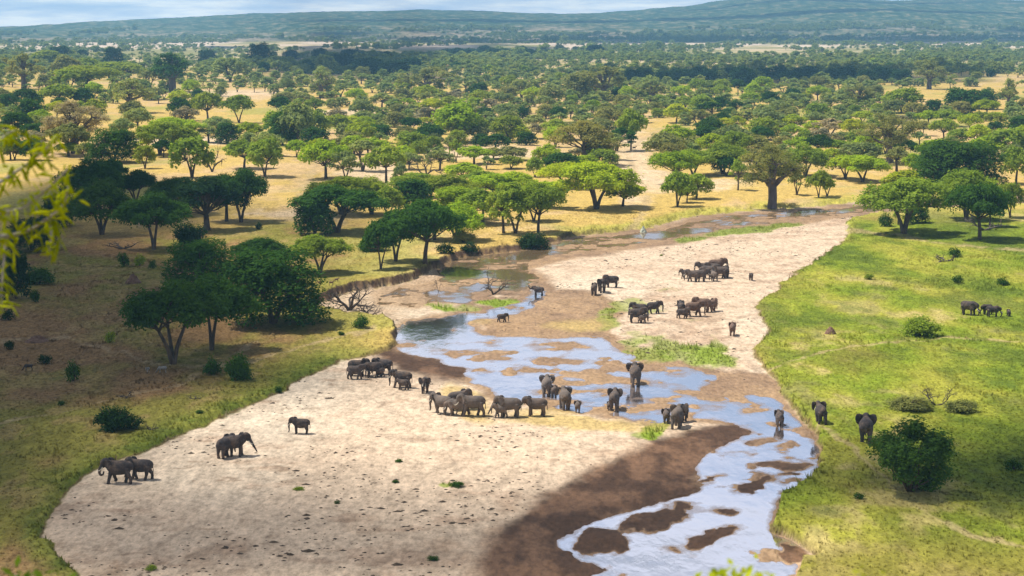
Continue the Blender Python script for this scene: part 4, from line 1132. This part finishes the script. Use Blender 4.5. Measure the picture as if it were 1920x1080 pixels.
for nm, dz in (('t', 0), ('g', -.45)):
    for sy in (1, -1):
        T = Tubes(); T.add([(1.58,.19*sy,1.80+dz),(1.75,.25*sy,1.55+dz),(1.98,.25*sy,1.42+dz),(2.16,.21*sy,1.46+dz)], [.055,.05,.038,.014], 7, sub=2)
        TK[nm, sy] = T.build("tusk", M_IVORY)
GREY = (0.105, 0.088, 0.085); DK = (0.062, 0.055, 0.058); BRN = (0.16, 0.105, 0.085); LG = (0.15, 0.128, 0.118)
ELE = [ # foot x, foot y, height px, heading (0 right, 90 away, 180 left, 270 to the camera), mesh, colour, label
 (222,906,47,180,'curl',DK,"dark elephant with curled trunk leading, farthest left on the sand"),
 (263,899,42,176,'walk2',DK,"dark elephant following behind the leftmost one"),
 (424,857,41,62,'stand',DK,"dark elephant seen from behind, left half of the shaded pair"),
 (441,855,43,12,'reach',DK,"dark elephant facing right, trunk down, of the shaded pair"),
 (563,813,31,180,'stand',DK,"small elephant alone on sand, facing left, between pair and herd"),
 (672,704,32,0,'stand',DK,"back elephant of the left double by the mud, facing right"),
 (667,711,28,5,'walk',GREY,"front, smaller elephant of the left double by the mud"),
 (718,702,31,178,'stand',DK,"broad elephant above the calf, left of the waterline"),
 (699,707,29,195,'graze',DK,"elephant with lowered head left of the dark calf"),
 (711,707,20,185,'calf',DK,"dark calf under the broad elephant's belly"),
 (753,727,34,168,'flare',DK,"elephant with spread ear facing left, calf before it"),
 (755,731,22,175,'calf2',GREY,"calf standing in front of the spread-eared elephant"),
 (797,736,31,268,'flare2',DK,"elephant facing the camera alone, ears spread"),
 (828,776,38,148,'flare2',LG,"left end elephant of the sandbar herd, striding away left"),
 (861,768,38,25,'stand',GREY,"rear elephant of the sandbar herd, mostly hidden"),
 (856,779,31,180,'graze',LG,"half-grown elephant lowering head in the sandbar herd"),
 (885,780,42,184,'flare',LG,"big tusked elephant at the right of the sandbar herd"),
 (953,782,40,180,'reach',LG,"tusked elephant walking left with trunk stretched forward, calf beside"),
 (938,783,27,180,'calf',LG,"calf walking before the elephant with stretched trunk"),
 (1004,780,37,180,'reach',GREY,"elephant walking left, trunk to ground, last in its line"),
 (1025,742,37,86,'flare',LG,"elephant seen from behind at the water's left shore"),
 (1039,745,22,80,'calf',GREY,"calf right beside the elephant at the left shore"),
 (1059,767,40,98,'flare',LG,"elephant from behind with wide ears, front leg forward, sandbar tip"),
 (1083,773,21,88,'calf2',LG,"lone calf from behind right of the wide-eared elephant"),
 (1191,722,40,90,'flare',GREY,"elephant walking away in midstream, legs mirrored in water"),
 (1152,768,38,82,'flare2',GREY,"elephant from behind in shallow water with tiny calf"),
 (1142,768,15,95,'calf',GREY,"tiny calf pressed against the left of its mother in water"),
 (1249,793,26,92,'calf2',GREY,"young elephant, left of the three near brown mud"),
 (1270,801,40,74,'flare',LG,"largest of the three elephants near brown mud, from behind"),
 (1280,791,32,60,'walk',DK,"elephant mostly hidden behind the largest one by the mud"),
 (1461,798,28,90,'walk2',GREY,"slim young elephant wading in the right channel"),
 (1538,793,38,96,'flare2',DK,"elephant on the grass edge just right of the channel"),
 (1623,827,48,80,'flare2',DK,"big dark elephant walking away beside the large bush"),
 (942,604,17,0,'walk',DK,"small dark elephant crossing the wet sand alone, facing right"),
 (1009,555,21,175,'raise',DK,"elephant at the stream's head with trunk raised"),
 (1114,553,22,80,'stand',GREY,"leftmost of three elephants on the upper sandbank"),
 (1129,548,27,275,'flare2',DK,"middle one of three elephants on the upper sandbank"),
 (1146,539,24,185,'stand',DK,"rear, side-on elephant of three on the upper sandbank"),
 (1284,522,18,178,'calf',GREY,"small elephant at the left end of the top cluster"),
 (1299,528,23,178,'walk2',GREY,"front left elephant of the top cluster"),
 (1314,528,24,5,'stand',GREY,"elephant facing right, front centre of the top cluster"),
 (1318,514,23,180,'stand',GREY,"elephant whose head pokes out left at the top cluster's back"),
 (1345,512,28,2,'stand',BRN,"tallest elephant at the very back of the top cluster"),
 (1336,516,24,182,'stand',GREY,"elephant in the middle row of the top cluster"),
 (1328,522,24,180,'graze',GREY,"elephant with head down inside the top cluster"),
 (1338,527,20,110,'calf2',LG,"pale young elephant at the front of the top cluster"),
 (1348,522,24,178,'walk',GREY,"elephant behind the pale young one, top cluster"),
 (1361,521,22,88,'stand',DK,"right end elephant of the top cluster, from behind"),
 (1408,526,15,270,'calf',GREY,"lone calf on the sand right of the top cluster"),
 (1198,594,27,172,'stand',DK,"back elephant of the left middle cluster"),
 (1195,605,29,3,'stand',DK,"front adult of the left middle cluster, facing right"),
 (1205,606,17,0,'calf',GREY,"calf in front of the adult, left middle cluster"),
 (1227,588,24,8,'walk',DK,"elephant at the right of the left middle cluster"),
 (1277,589,25,95,'stand',DK,"back left elephant of the right middle cluster"),
 (1280,597,20,0,'walk',GREY,"small elephant at front left of the right middle cluster"),
 (1302,593,29,3,'walk2',BRN,"brown elephant striding right in the right middle cluster"),
 (1316,585,28,176,'stand',BRN,"reddish elephant at the back of the right middle cluster"),
 (1335,584,24,50,'walk',BRN,"right end elephant of the right middle cluster"),
 (1373,629,24,84,'walk2',BRN,"reddish elephant alone walking on pale sand near the grass"),
 (1817,591,27,318,'graze',DK,"left dark elephant grazing on the right bank"),
 (1850,589,19,200,'graze',DK,"middle grazing elephant on the right bank, half hidden"),
 (1862,594,21,355,'graze',DK,"right grazing elephant on the right bank"),
 (1891,593,13,90,'calf',DK,"tiny calf farthest right on the green bank"),
]
TUSKED = {'stand', 'walk', 'walk2', 'reach', 'curl', 'raise', 'graze', 'flare', 'flare2'}
for i, (px, py, hp, hd, mn, c, lab) in enumerate(ELE):
    x, y, z = ground_at(px, py)
    _, H_ = size_at(px, py, x, y, z, 10, hp)
    me_ = EM[mn]; zt = {'raise': 3.0, 'graze': 2.5}.get(mn, 2.68)
    o = link("elephant", me_); s = H_ / zt
    z0 = max(z, -0.12)
    o.location = (x, y, z0 - 0.02); o.rotation_euler = (0, 0, math.radians(hd)); o.scale = (s, s * (1 + .05 * math.sin(i * 3)), s)
    j = 1 + .12 * math.sin(i * 7.3); o.color = (c[0] * j, c[1] * j, c[2] * j, 1)
    tag(o, lab, "elephant", "elephants of the herd along the river")
    if mn in TUSKED and hp > 20:
        for sy in (1, -1):
            t_ = link("tusk", TK['g' if mn == 'graze' else 't', sy], o)
def hoofed(name, mat, horns=False, L=1.0, neck=1.0, graze=False):
    T = Tubes()
    T.add([(-.75*L,0,1.0),(-.55*L,0,1.02),(0,0,.96),(.5*L,0,1.02),(.68*L,0,1.08)], [.16,.24,.27,.23,.15], 12, [.2,.28,.31,.27,.2], sub=2)
    hz = .35 if graze else 1.45*neck
    T.add([(.55*L,0,1.12),(.85*L,0,(1.12+hz)/2),(1.02*L,0,hz)], [.19,.14,.10], 10, sub=2)
    T.add([(.95*L,0,hz+.02),(1.2*L,0,hz-.12),(1.36*L,0,hz-.26)], [.11,.09,.06], 8)
    for s in (-1, 1):
        T.add([(.97*L,.07*s,hz+.08),(.94*L,.12*s,hz+.24)], [.045,.02], 5)
        if horns: T.add([(1.0*L,.05*s,hz+.08),(.95*L,.09*s,hz+.4),(1.05*L,.08*s,hz+.65)], [.03,.025,.012], 5)
        for x0, f in ((.5*L,.08),(-.58*L,-.1)):
            T.add([(x0,.14*s,.95),(x0+(.0 if x0>0 else .05),.14*s,.6),(x0+f*s*.5-(0 if x0>0 else .06),.14*s,.45),(x0+f*s,.14*s,.06),(x0+f*s+.03,.14*s,.02)], [.12,.075,.055,.04,.05], 8)
    T.add([(-.78*L,0,1.1),(-.88*L,0,.85),(-.86*L,0,.55)], [.04,.03,.035], 5)
    me = remeshed(T, name, mat, .035)
    co = np.empty(len(me.vertices) * 3, np.float32); me.vertices.foreach_get("co", co); co = co.reshape(-1, 3); co[:, 2] -= co[:, 2].min(); me.vertices.foreach_set("co", co.ravel()); me.update()
    return me
ZB = hoofed("zebra", M_ZEBRA, graze=True); ZB2 = hoofed("zebra_alert", M_ZEBRA)
AN = hoofed("antelope", M_ANTE, True, .8, 1.05); WB = hoofed("wildebeest", M_SKIN, True, 1.0, .8, True)
for (px, py, hp, hd, mm, nm, lab, cat, grp) in (
    (305,699,13,180,ZB,'zebra',"side-on zebra grazing below the nearest shaded acacia",'zebra','zebras under the acacia'),
    (277,700,15,262,ZB2,'zebra',"zebra facing the camera left of the grazing one",'zebra','zebras under the acacia'),
    (54,695,13,180,WB,'wildebeest',"dark lone grazing animal at the far left",'wildebeest',None),
    (621,535,13,10,AN,'antelope',"left antelope on the bright grass strip",'antelope','antelopes on the grass strip'),
    (631,529,12,20,AN,'antelope',"right antelope, slightly behind on the grass strip",'antelope','antelopes on the grass strip'),
    (599,534,12,190,AN,'antelope',"antelope half hidden by the massive dark tree",'antelope','antelopes on the grass strip'),
    (1189,281,10,0,AN,'antelope',"antelope standing in the leaning acacia's shade",'antelope',None)):
    x, y, z = ground_at(px, py); _, H_ = size_at(px, py, x, y, z, 10, hp)
    top = max(v_.co.z for v_ in mm.vertices)
    o = link(nm, mm); o.location = (x, y, z - .02); s = H_ / top; o.scale = (s, s, s); o.rotation_euler = (0, 0, math.radians(hd)); o.color = (.06, .055, .055, 1)
    tag(o, lab, cat, grp)

# ------------------------------------------------------------------ dead trees, logs, mounds, rock
def dead(seed, H=5.0, W=5.0, lying=False, thick=.14, n0=5):
    rr = np.random.RandomState(seed); T = Tubes()
    def grow(p, d, L, r, k):
        q = p + d * L; m = (p + q) / 2 + rr.normal(size=3) * L * .09
        T.add([p, m, q], [r, r * .8, r * .55], 6, ends=False)
        if k <= 0: return
        for i in range(rr.randint(2, 4)):
            dd = d + rr.normal(size=3) * .62; dd[2] = dd[2] * .8 + (.12 if not lying else .05); dd /= np.linalg.norm(dd)
            grow(q if i else m, dd, L * rr.uniform(.55, .8), r * .55, k - 1)
    for i in range(n0):
        a = i * 6.28 / n0 + rr.uniform(-.4, .4)
        d = np.array([math.cos(a) * .8, math.sin(a) * .5, rr.uniform(.3, .9) if not lying else rr.uniform(.05, .4)]); d /= np.linalg.norm(d)
        grow(np.array([0, 0, 0.0]), d, W * .28, thick, 4)
    return T.build("dead_tree", M_DEAD)
def place_mesh(name, me, px, py, wp, hp, lab, cat, rz=0, grp=None):
    x, y, z = ground_at(px, py); W_, H_ = size_at(px, py, x, y, z, wp, hp)
    co = np.empty(len(me.vertices) * 3, np.float32); me.vertices.foreach_get("co", co); co = co.reshape(-1, 3)
    o = link(name, me); ex = np.ptp(co[:, 0]); ez = max(co[:, 2].max(), 1e-3)
    s = W_ / ex; o.scale = (s, s, H_ / ez); o.location = (x, y, max(z, 0) - .03); o.rotation_euler = (0, 0, rz); tag(o, lab, cat, grp); return o
for i, (px, py, wp, hp, ly, th, n0, lab) in enumerate((
    (925,552,74,58,False,.16,3,"bare dead tree on the small island in the stream"),
    (822,548,22,40,False,.07,3,"thin dead sapling on the shingle left of the island tree"),
    (655,582,104,62,False,.17,5,"big tangle of grey dead branches below the cut bank"),
    (690,590,60,34,True,.15,4,"low dead branches at the foot of the cut bank"),
    (800,328,74,44,False,.15,4,"fallen dead tree on the sandy clearing"),
    (398,322,46,60,False,.17,2,"dead snag right of the many-stemmed acacia"),
    (484,262,38,34,False,.14,3,"small dead snag left of the dark round tree"),
    (230,466,78,16,True,.22,3,"long fallen log on the shaded brown ground"),
    (238,745,48,12,True,.2,4,"dark pile of dead wood on the left grass"),
    (365,748,36,9,True,.15,4,"flat dead scrub near the left sand margin"),
    (283,806,34,18,True,.12,4,"bare twiggy scrub beside the black bush"),
    (1755,760,76,44,False,.10,3,"fallen bare branch lying over the right bank scrub"),
    (1772,490,54,14,True,.22,3,"fallen logs under the fan-stemmed acacia"),
    (1845,432,90,34,False,.2,2,"dead leaning trunk behind the fan-stemmed acacia"),
    (1215,307,26,5,True,.16,2,"short log on the sandy track"),
    (1690,905,10,10,True,.1,2,"twig heap under the large dark bush"))):
    place_mesh("dead_tree" if not ly else "fallen_log", dead(100 + i, thick=th, lying=ly, n0=n0), px, py, wp, hp, lab, "dead tree" if not ly else "log", 0, "dead wood about the plain")
def mound(seed, mat, spiky=.25):
    rr = np.random.RandomState(seed); n = 26; V = []; nr = 12
    for i in range(nr):
        for j in range(n):
            a = j / n * 6.283; r = 1 - i / nr; V.append((r * math.cos(a) * (1 + spiky * rr.uniform(-1, 1) * .5), r * math.sin(a) * (1 + spiky * rr.uniform(-1, 1) * .5), (1 - r ** 1.6) * (1 + spiky * rr.uniform(-.8, .6)) - .05))
    V.append((0, 0, 1)); F_ = [(i * n + j, i * n + (j + 1) % n, (i + 1) * n + (j + 1) % n, (i + 1) * n + j) for i in range(nr - 1) for j in range(n)]
    t_ = [((nr - 1) * n + j, (nr - 1) * n + (j + 1) % n, len(V) - 1) for j in range(n)]
    return mesh_np("mound", np.array(V), [np.array(F_), np.array(t_)], mat, True)
place_mesh("termite_mound", mound(1, M_MOUND), 250, 531, 32, 19, "reddish termite mound on the shaded left grass", "termite mound")
place_mesh("termite_mound", mound(2, M_MOUND), 1557, 626, 24, 15, "grey-brown termite mound on the bright right bank", "termite mound")
place_mesh("earth_mound", mound(4, M_MOUND), 70, 640, 50, 12, "low bare earth mound at the left edge", "mound")
place_mesh("river_boulder", mound(3, M_ROCK, .5), 1206, 436, 14, 13, "pale wet boulder at the far waterline", "boulder")

# ------------------------------------------------------------------ grass tufts and small debris, beyond counting
def scatter_px(n, y0, y1, x0, x1, rr):
    yv = np.sqrt(rr.uniform(y0 ** 2, y1 ** 2, n)); xv = rr.uniform(x0, x1, n) * yv; return xv, yv
rr = np.random.RandomState(9)
x, y = scatter_px(230000, 128, 430, -.34, .34, rr)
keep_ = rr.rand(len(x)) < (150 / y) ** 1.0
x, y = x[keep_], y[keep_]
m_ = masks(x, y); zz = height(x, y, m_)
cc, wt_, gr_ = ground_color(x, y, m_, zz)
greenish = cc[:, 1] > cc[:, 0] * 1.0
onland = (gr_ > .5) & (rr.rand(len(x)) < np.where(greenish, .9, .55))
sandg = (gr_ < .5) & greenish & (cc[:, 0] < .3) & (zz > .03)
kp = onland | sandg
x, y, zz, cc = x[kp], y[kp], zz[kp], cc[kp]
n = len(x); print("tufts", n); mg = sst(26, 4, masks(x, y)['bed'])
nb = 5
V = np.zeros((n, nb, 3, 3), np.float32); hgt = rr.uniform(.06, .19, (n, nb)) * (1 + 1.1 * mg)[:, None] * (1 + 1.5 * (vnoise(x / 2.2, y / 2.8, 71) * vnoise(x / 14, y / 18, 72) > .40))[:, None]
a = rr.uniform(0, 6.28, (n, nb)); rad = rr.uniform(0, .16, (n, nb)); bx = x[:, None] + rad * np.cos(a * 3); by = y[:, None] + rad * np.sin(a * 3)
wd = rr.uniform(.03, .07, (n, nb))
V[:, :, 0] = np.stack([bx - wd * np.sin(a), by + wd * np.cos(a), np.repeat(zz[:, None] - .03, nb, 1)], -1)
V[:, :, 1] = np.stack([bx + wd * np.sin(a), by - wd * np.cos(a), np.repeat(zz[:, None] - .03, nb, 1)], -1)
V[:, :, 2] = np.stack([bx + hgt * .6 * np.cos(a), by + hgt * .6 * np.sin(a), zz[:, None] + hgt], -1)
mgt, tt, oo = new_mat("grass_blades")
at = tt.nodes.new('ShaderNodeAttribute'); at.attribute_name = "Col"
d_ = tt.nodes.new('ShaderNodeBsdfDiffuse'); tl = tt.nodes.new('ShaderNodeBsdfTranslucent'); mx = tt.nodes.new('ShaderNodeMixShader'); mx.inputs[0].default_value = .15
nn_ = tt.nodes.new('ShaderNodeCombineXYZ'); nn_.inputs[2].default_value = 1.0; tt.links.new(nn_.outputs[0], d_.inputs['Normal']); tt.links.new(at.outputs[0], d_.inputs[0]); tt.links.new(at.outputs[0], tl.inputs[0]); tt.links.new(d_.outputs[0], mx.inputs[1]); tt.links.new(tl.outputs[0], mx.inputs[2]); tt.links.new(mx.outputs[0], oo.inputs[0])
me = mesh_np("grass", V.reshape(-1, 3), np.arange(n * nb * 3).reshape(-1, 3), mgt, False)
cattr(me, "Col", np.repeat(cc * rr.uniform(.72, 1.12, (n, 1)), nb * 3, 0))
tag(link("grass", me), "short grass growing over the river banks", "grass", kind='stuff')
# dung, clods and footprints on the sand
x, y = scatter_px(60000, 128, 420, -.3, .3, rr)
x0c = fbm(x / 9, y / 9, 81, 3)
kk_ = rr.rand(len(x)) < np.clip(.10 + x0c * 1.9, .01, 1) * (160 / y) ** .8
x, y = x[kk_], y[kk_]; m_ = masks(x, y); zz = height(x, y, m_)
wtd = np.minimum(m_['wat'], m_['wat2'])
kp = (m_['bed'] < -3) & (wtd > 12) & (m_['mud'] > 6) & (zz > .02)
x, y, zz = x[kp], y[kp], zz[kp]; n = len(x); print("debris", n)
s = rr.uniform(.05, .17, n) * np.where(rr.rand(n) < .12, 1.9, 1); ng_ = 7
a = np.arange(ng_) / ng_ * 6.283
rj = rr.uniform(.6, 1.3, (n, ng_)) * s[:, None]
ring = np.stack([x[:, None] + rj * np.cos(a) * rr.uniform(1, 2.4, (n, 1)), y[:, None] + rj * np.sin(a) * 1.3, np.repeat(zz[:, None] - .02, ng_, 1)], -1)
topv = np.stack([x, y, zz + s * .6], -1)[:, None, :]
V = np.concatenate([ring, topv], 1).reshape(-1, 3); b = np.arange(n)[:, None] * (ng_ + 1); j = np.arange(ng_)[None, :]
F_ = np.stack([b + j, b + (j + 1) % ng_, b + ng_ + 0 * j], -1).reshape(-1, 3)
tag(link("sand_debris", mesh_np("sand_debris", V, F_, M_DUNG, False)), "dung, clods and plant scraps strewn over the dry sand", "debris", kind='stuff')

# ------------------------------------------------------------------ foreground twigs close to the camera
def cam_pt(px, py, dpt):
    xc = (px - 960) / F; yc = (540 - py) / F
    return np.array([xc * dpt, (CT + yc * ST) * dpt, CAM_H + (-ST + yc * CT) * dpt])
rt = np.random.RandomState(21)
T = Tubes(); pods = []
DPT = 5.2
def gz(x, y): return float(height(np.array([x]), np.array([y]))[0])
base = np.array([-2.05, 5.0, gz(-2.05, 5.0)])
hub = cam_pt(-190, 470, DPT)
T.add([base - [0, 0, .2], base + [.05, 0, 1.0], hub - [0, 0, .9], hub], [.05, .042, .03, .022], 8, sub=3)
mm_ = DPT / F
limbs = [[(-190,470),(-60,372),(0,341),(30,322),(62,298),(80,262)], [(-190,470),(-40,442),(12,443),(58,430),(92,408),(118,385),(128,350)], [(-60,372),(-10,398),(40,390),(72,368),(104,340),(126,318)], [(12,443),(8,480),(4,530),(2,575)], [(-60,372),(-30,300),(8,255),(30,244)], [(62,298),(84,282),(104,256)],[(92,408),(96,440),(92,470)]]
for l in limbs:
    P = [cam_pt(a_, b_, DPT + .12 * math.sin(a_ * .03)) for a_, b_ in l]
    r0 = .0085 if l[0] == (-190, 470) else .0045
    T.add(P, np.linspace(r0, .0022, len(P)), 6, sub=3)
    for i in range(len(P) - 1):
        for k in range(15):
            if l[i + 1][0] < -25: continue
            f = rt.rand(); p = P[i] * (1 - f) + P[i + 1] * f
            pods.append(p + rt.normal(size=3) * np.array([.012, .03, .012]))
V = []; F_ = []; tn_ = []
for p in pods:
    d = np.array([rt.normal() * .55, rt.normal() * .4, rt.uniform(-1.0, .35)]); d /= np.linalg.norm(d)
    L = rt.uniform(.022, .06); wd_ = rt.uniform(.0035, .0065)
    sd = np.cross(d, rt.normal(size=3)); sd /= np.linalg.norm(sd); up = np.cross(d, sd)
    b = len(V); prof = [(0, .2), (.2, .8), (.5, 1), (.8, .75), (1, .15)]
    for (t, q) in prof:
        for k in range(5):
            a = k * 1.2566; V.append(p + d * L * t + sd * wd_ * q * math.cos(a) + up * wd_ * q * .45 * math.sin(a) + np.array([0, 0, -.006 * t * t]))
    for i in range(4):
        for k in range(5): F_.append((b + i * 5 + k, b + i * 5 + (k + 1) % 5, b + (i + 1) * 5 + (k + 1) % 5, b + (i + 1) * 5 + k))
    tn_ += [rt.uniform(.2, .9)] * 25
root = bpy.data.objects.new("sapling", None); COL.objects.link(root); root.location = base
me = T.build("branch", M_PALEBARK); o = link("branch", me, root); o.location = -base
me = mesh_np("leaf_sprays", np.array(V), np.array(F_), M_TWIGLEAF, True); fattr(me, "tint", tn_)
o = link("leaf_sprays", me, root); o.location = -base; o.color = (.33, .37, .010, 1)
tag(root, "blurred yellow-green leafy twigs close to the camera at left", "sapling")
def leafy_tip(tips, lab, dp, col_, n=16, L=(.03, .06)):
    P0 = cam_pt(tips[0][0], tips[0][1], dp); gb = np.array([P0[0], P0[1], gz(P0[0], P0[1])])
    T = Tubes(); pts = []
    for (a_, b_) in tips:
        q = cam_pt(a_, b_, dp + rt.uniform(-.1, .1)); T.add([gb - [0, 0, .1], gb * .6 + q * .4 + [0.03, 0, 0], q], [.012, .008, .003], 6, sub=3)
        for k in range(n): pts.append(q + rt.normal(size=3) * np.array([.022, .03, .014]) - [0, 0, .01])
    C = np.array(pts); nn = rt.normal(size=C.shape) * .6 + [0, -.3, .8]
    global R
    R = rt
    me = leaf_mesh("foliage", C, nn, rt.uniform(*L, len(C)) * .5, .5, rt.uniform(.3, .8, len(C)), M_TWIGLEAF)
    root = bpy.data.objects.new("sapling", None); COL.objects.link(root); root.location = gb
    o = link("foliage", me, root); o.location = -gb; o.color = (*col_, 1)
    o = link("branch", T.build("branch", M_PALEBARK), root); o.location = -gb
    tag(root, lab, "sapling", "blurred sapling tips in the foreground")
leafy_tip([(1390,1068),(1352,1082),(1420,1080),(1322,1088)], "blurred yellow-green shoot tips at the bottom edge, right of centre", 4.2, (.36, .42, .02), 18, (.02, .04))
leafy_tip([(1612,1080),(1598,1090)], "faint yellow shoot tip at the bottom edge under the bush", 3.6, (.30, .33, .03), 10, (.012, .026))
leafy_tip([(60,1082),(30,1078),(95,1090)], "blurred dark green leaves at the bottom left corner", 4.4, (.10, .16, .02), 16, (.02, .04))

# ------------------------------------------------------------------ clouds overhead that throw the moving shade, and the haze
M_CLOUD = mat_volume("cloud_vapour", (0.9, 0.9, 0.9), 0.16)
ZC = 2400.0
def cloud(blobs, thick, seed, world=False, soft=1.0, step=None):
    B_ = np.array([b[:4] for b in blobs], float)
    if world: ux = np.linspace((B_[:, 0] - B_[:, 2] * 1.5).min(), (B_[:, 0] + B_[:, 2] * 1.5).max(), 70); vy = np.linspace((B_[:, 1] - B_[:, 3] * 1.5).min(), (B_[:, 1] + B_[:, 3] * 1.5).max(), 70)
    else:
        ux = np.linspace((B_[:, 0] - B_[:, 2] * 1.4).min(), (B_[:, 0] + B_[:, 2] * 1.4).max(), 80)
        vy = np.linspace(max(50, (B_[:, 1] - B_[:, 3] * 1.4).min()), (B_[:, 1] + B_[:, 3] * 1.4).max(), 80)
    UU, VV = np.meshgrid(ux, vy)
    Fd = np.zeros(UU.shape)
    for b in blobs: Fd = np.maximum(Fd, (1 - np.sqrt(((UU - b[0]) / b[2]) ** 2 + ((VV - b[1]) / b[3]) ** 2)) * (b[4] if len(b) > 4 else 1))
    r0 = B_[:, 2].mean(); r1 = B_[:, 3].mean()
    Fd = Fd + fbm(UU / r0 * 2.2 + 9, VV / r1 * 2.2, seed, 4) * .5
    th = thick * sst(0, .42 * soft, Fd)
    th[0] = th[-1] = 0; th[:, 0] = th[:, -1] = 0
    if world: Xc, Yc = UU, VV
    else: Xc, Yc = px2w(UU, VV)
    k = ZC / SUNV.z
    Xc = Xc + SUNV.x * k; Yc = Yc + SUNV.y * k
    bot = np.stack([Xc, Yc, ZC - th * .3], -1).reshape(-1, 3); top = np.stack([Xc, Yc, ZC + th * .7], -1).reshape(-1, 3)
    nr, nc = UU.shape; G_ = grid_faces(nr, nc); tf = th.ravel()
    G_ = G_[(tf[G_] > 0).any(1)]
    nv = nr * nc
    # keep only used vertices; rim vertices (thickness 0) are shared so that the skin is closed
    top_i = np.where(tf > 0, np.arange(nv) + nv, np.arange(nv))
    Fa = G_[:, ::-1]; Fb = top_i[G_]
    Vv = np.vstack([bot, top]); FF = np.vstack([Fa, Fb])
    if not world: FF = FF[:, ::-1]      # rows run towards the camera here
    used = np.unique(FF); rem = np.full(len(Vv), -1); rem[used] = np.arange(len(used))
    me = mesh_np("cloud", Vv[used], rem[FF], M_CLOUD, True)
    o = link("cloud", me); tag(o, kind='structure'); return o
CLOUDS = [([(190,400,290,75),(-20,560,500,140),(-20,690,500,115),(-240,840,400,190)], 46, 3, False, 1.1),
          ([(300,1030,600,125,1),(800,1050,440,105,.9),(1120,970,270,90,.8),(560,940,320,70,.6)], 9, 7, False, 1.3),
          ([(1870,905,400,95),(1700,925,250,62)], 58, 9, False, 1.2),
          ([(640,122,190,24)], 60, 11, False, .6), ([(900,97,170,8)], 60, 13, False, .6), ([(1430,146,330,11)], 60, 15, False, .6),
          ([(1550,77,560,5),(1000,79,300,4)], 60, 17, False, .6), ([(700,6300,1500,140)], 60, 31, True, .8), ([(1500,7400,900,110)], 60, 33, True, .8),
          ([(-1300,8200,1000,240)], 50, 19, True, .8)]
for c_ in CLOUDS: cloud(*c_)
hz = 330.0
Vh = np.array([(sx * 9000, sy, sz) for sz in (-60, hz) for sy in (-1500, 11200) for sx in (-1, 1)], float)
Fh = [(0, 2, 3, 1), (4, 5, 7, 6), (0, 1, 5, 4), (2, 6, 7, 3), (0, 4, 6, 2), (1, 3, 7, 5)]
me = mesh_np("haze", Vh, np.array(Fh), mat_volume("haze_air", (0.32, 0.68, 1.0), 1.35e-4), False)
tag(link("haze", me), "thin blue haze over the whole plain", "haze", kind='stuff')
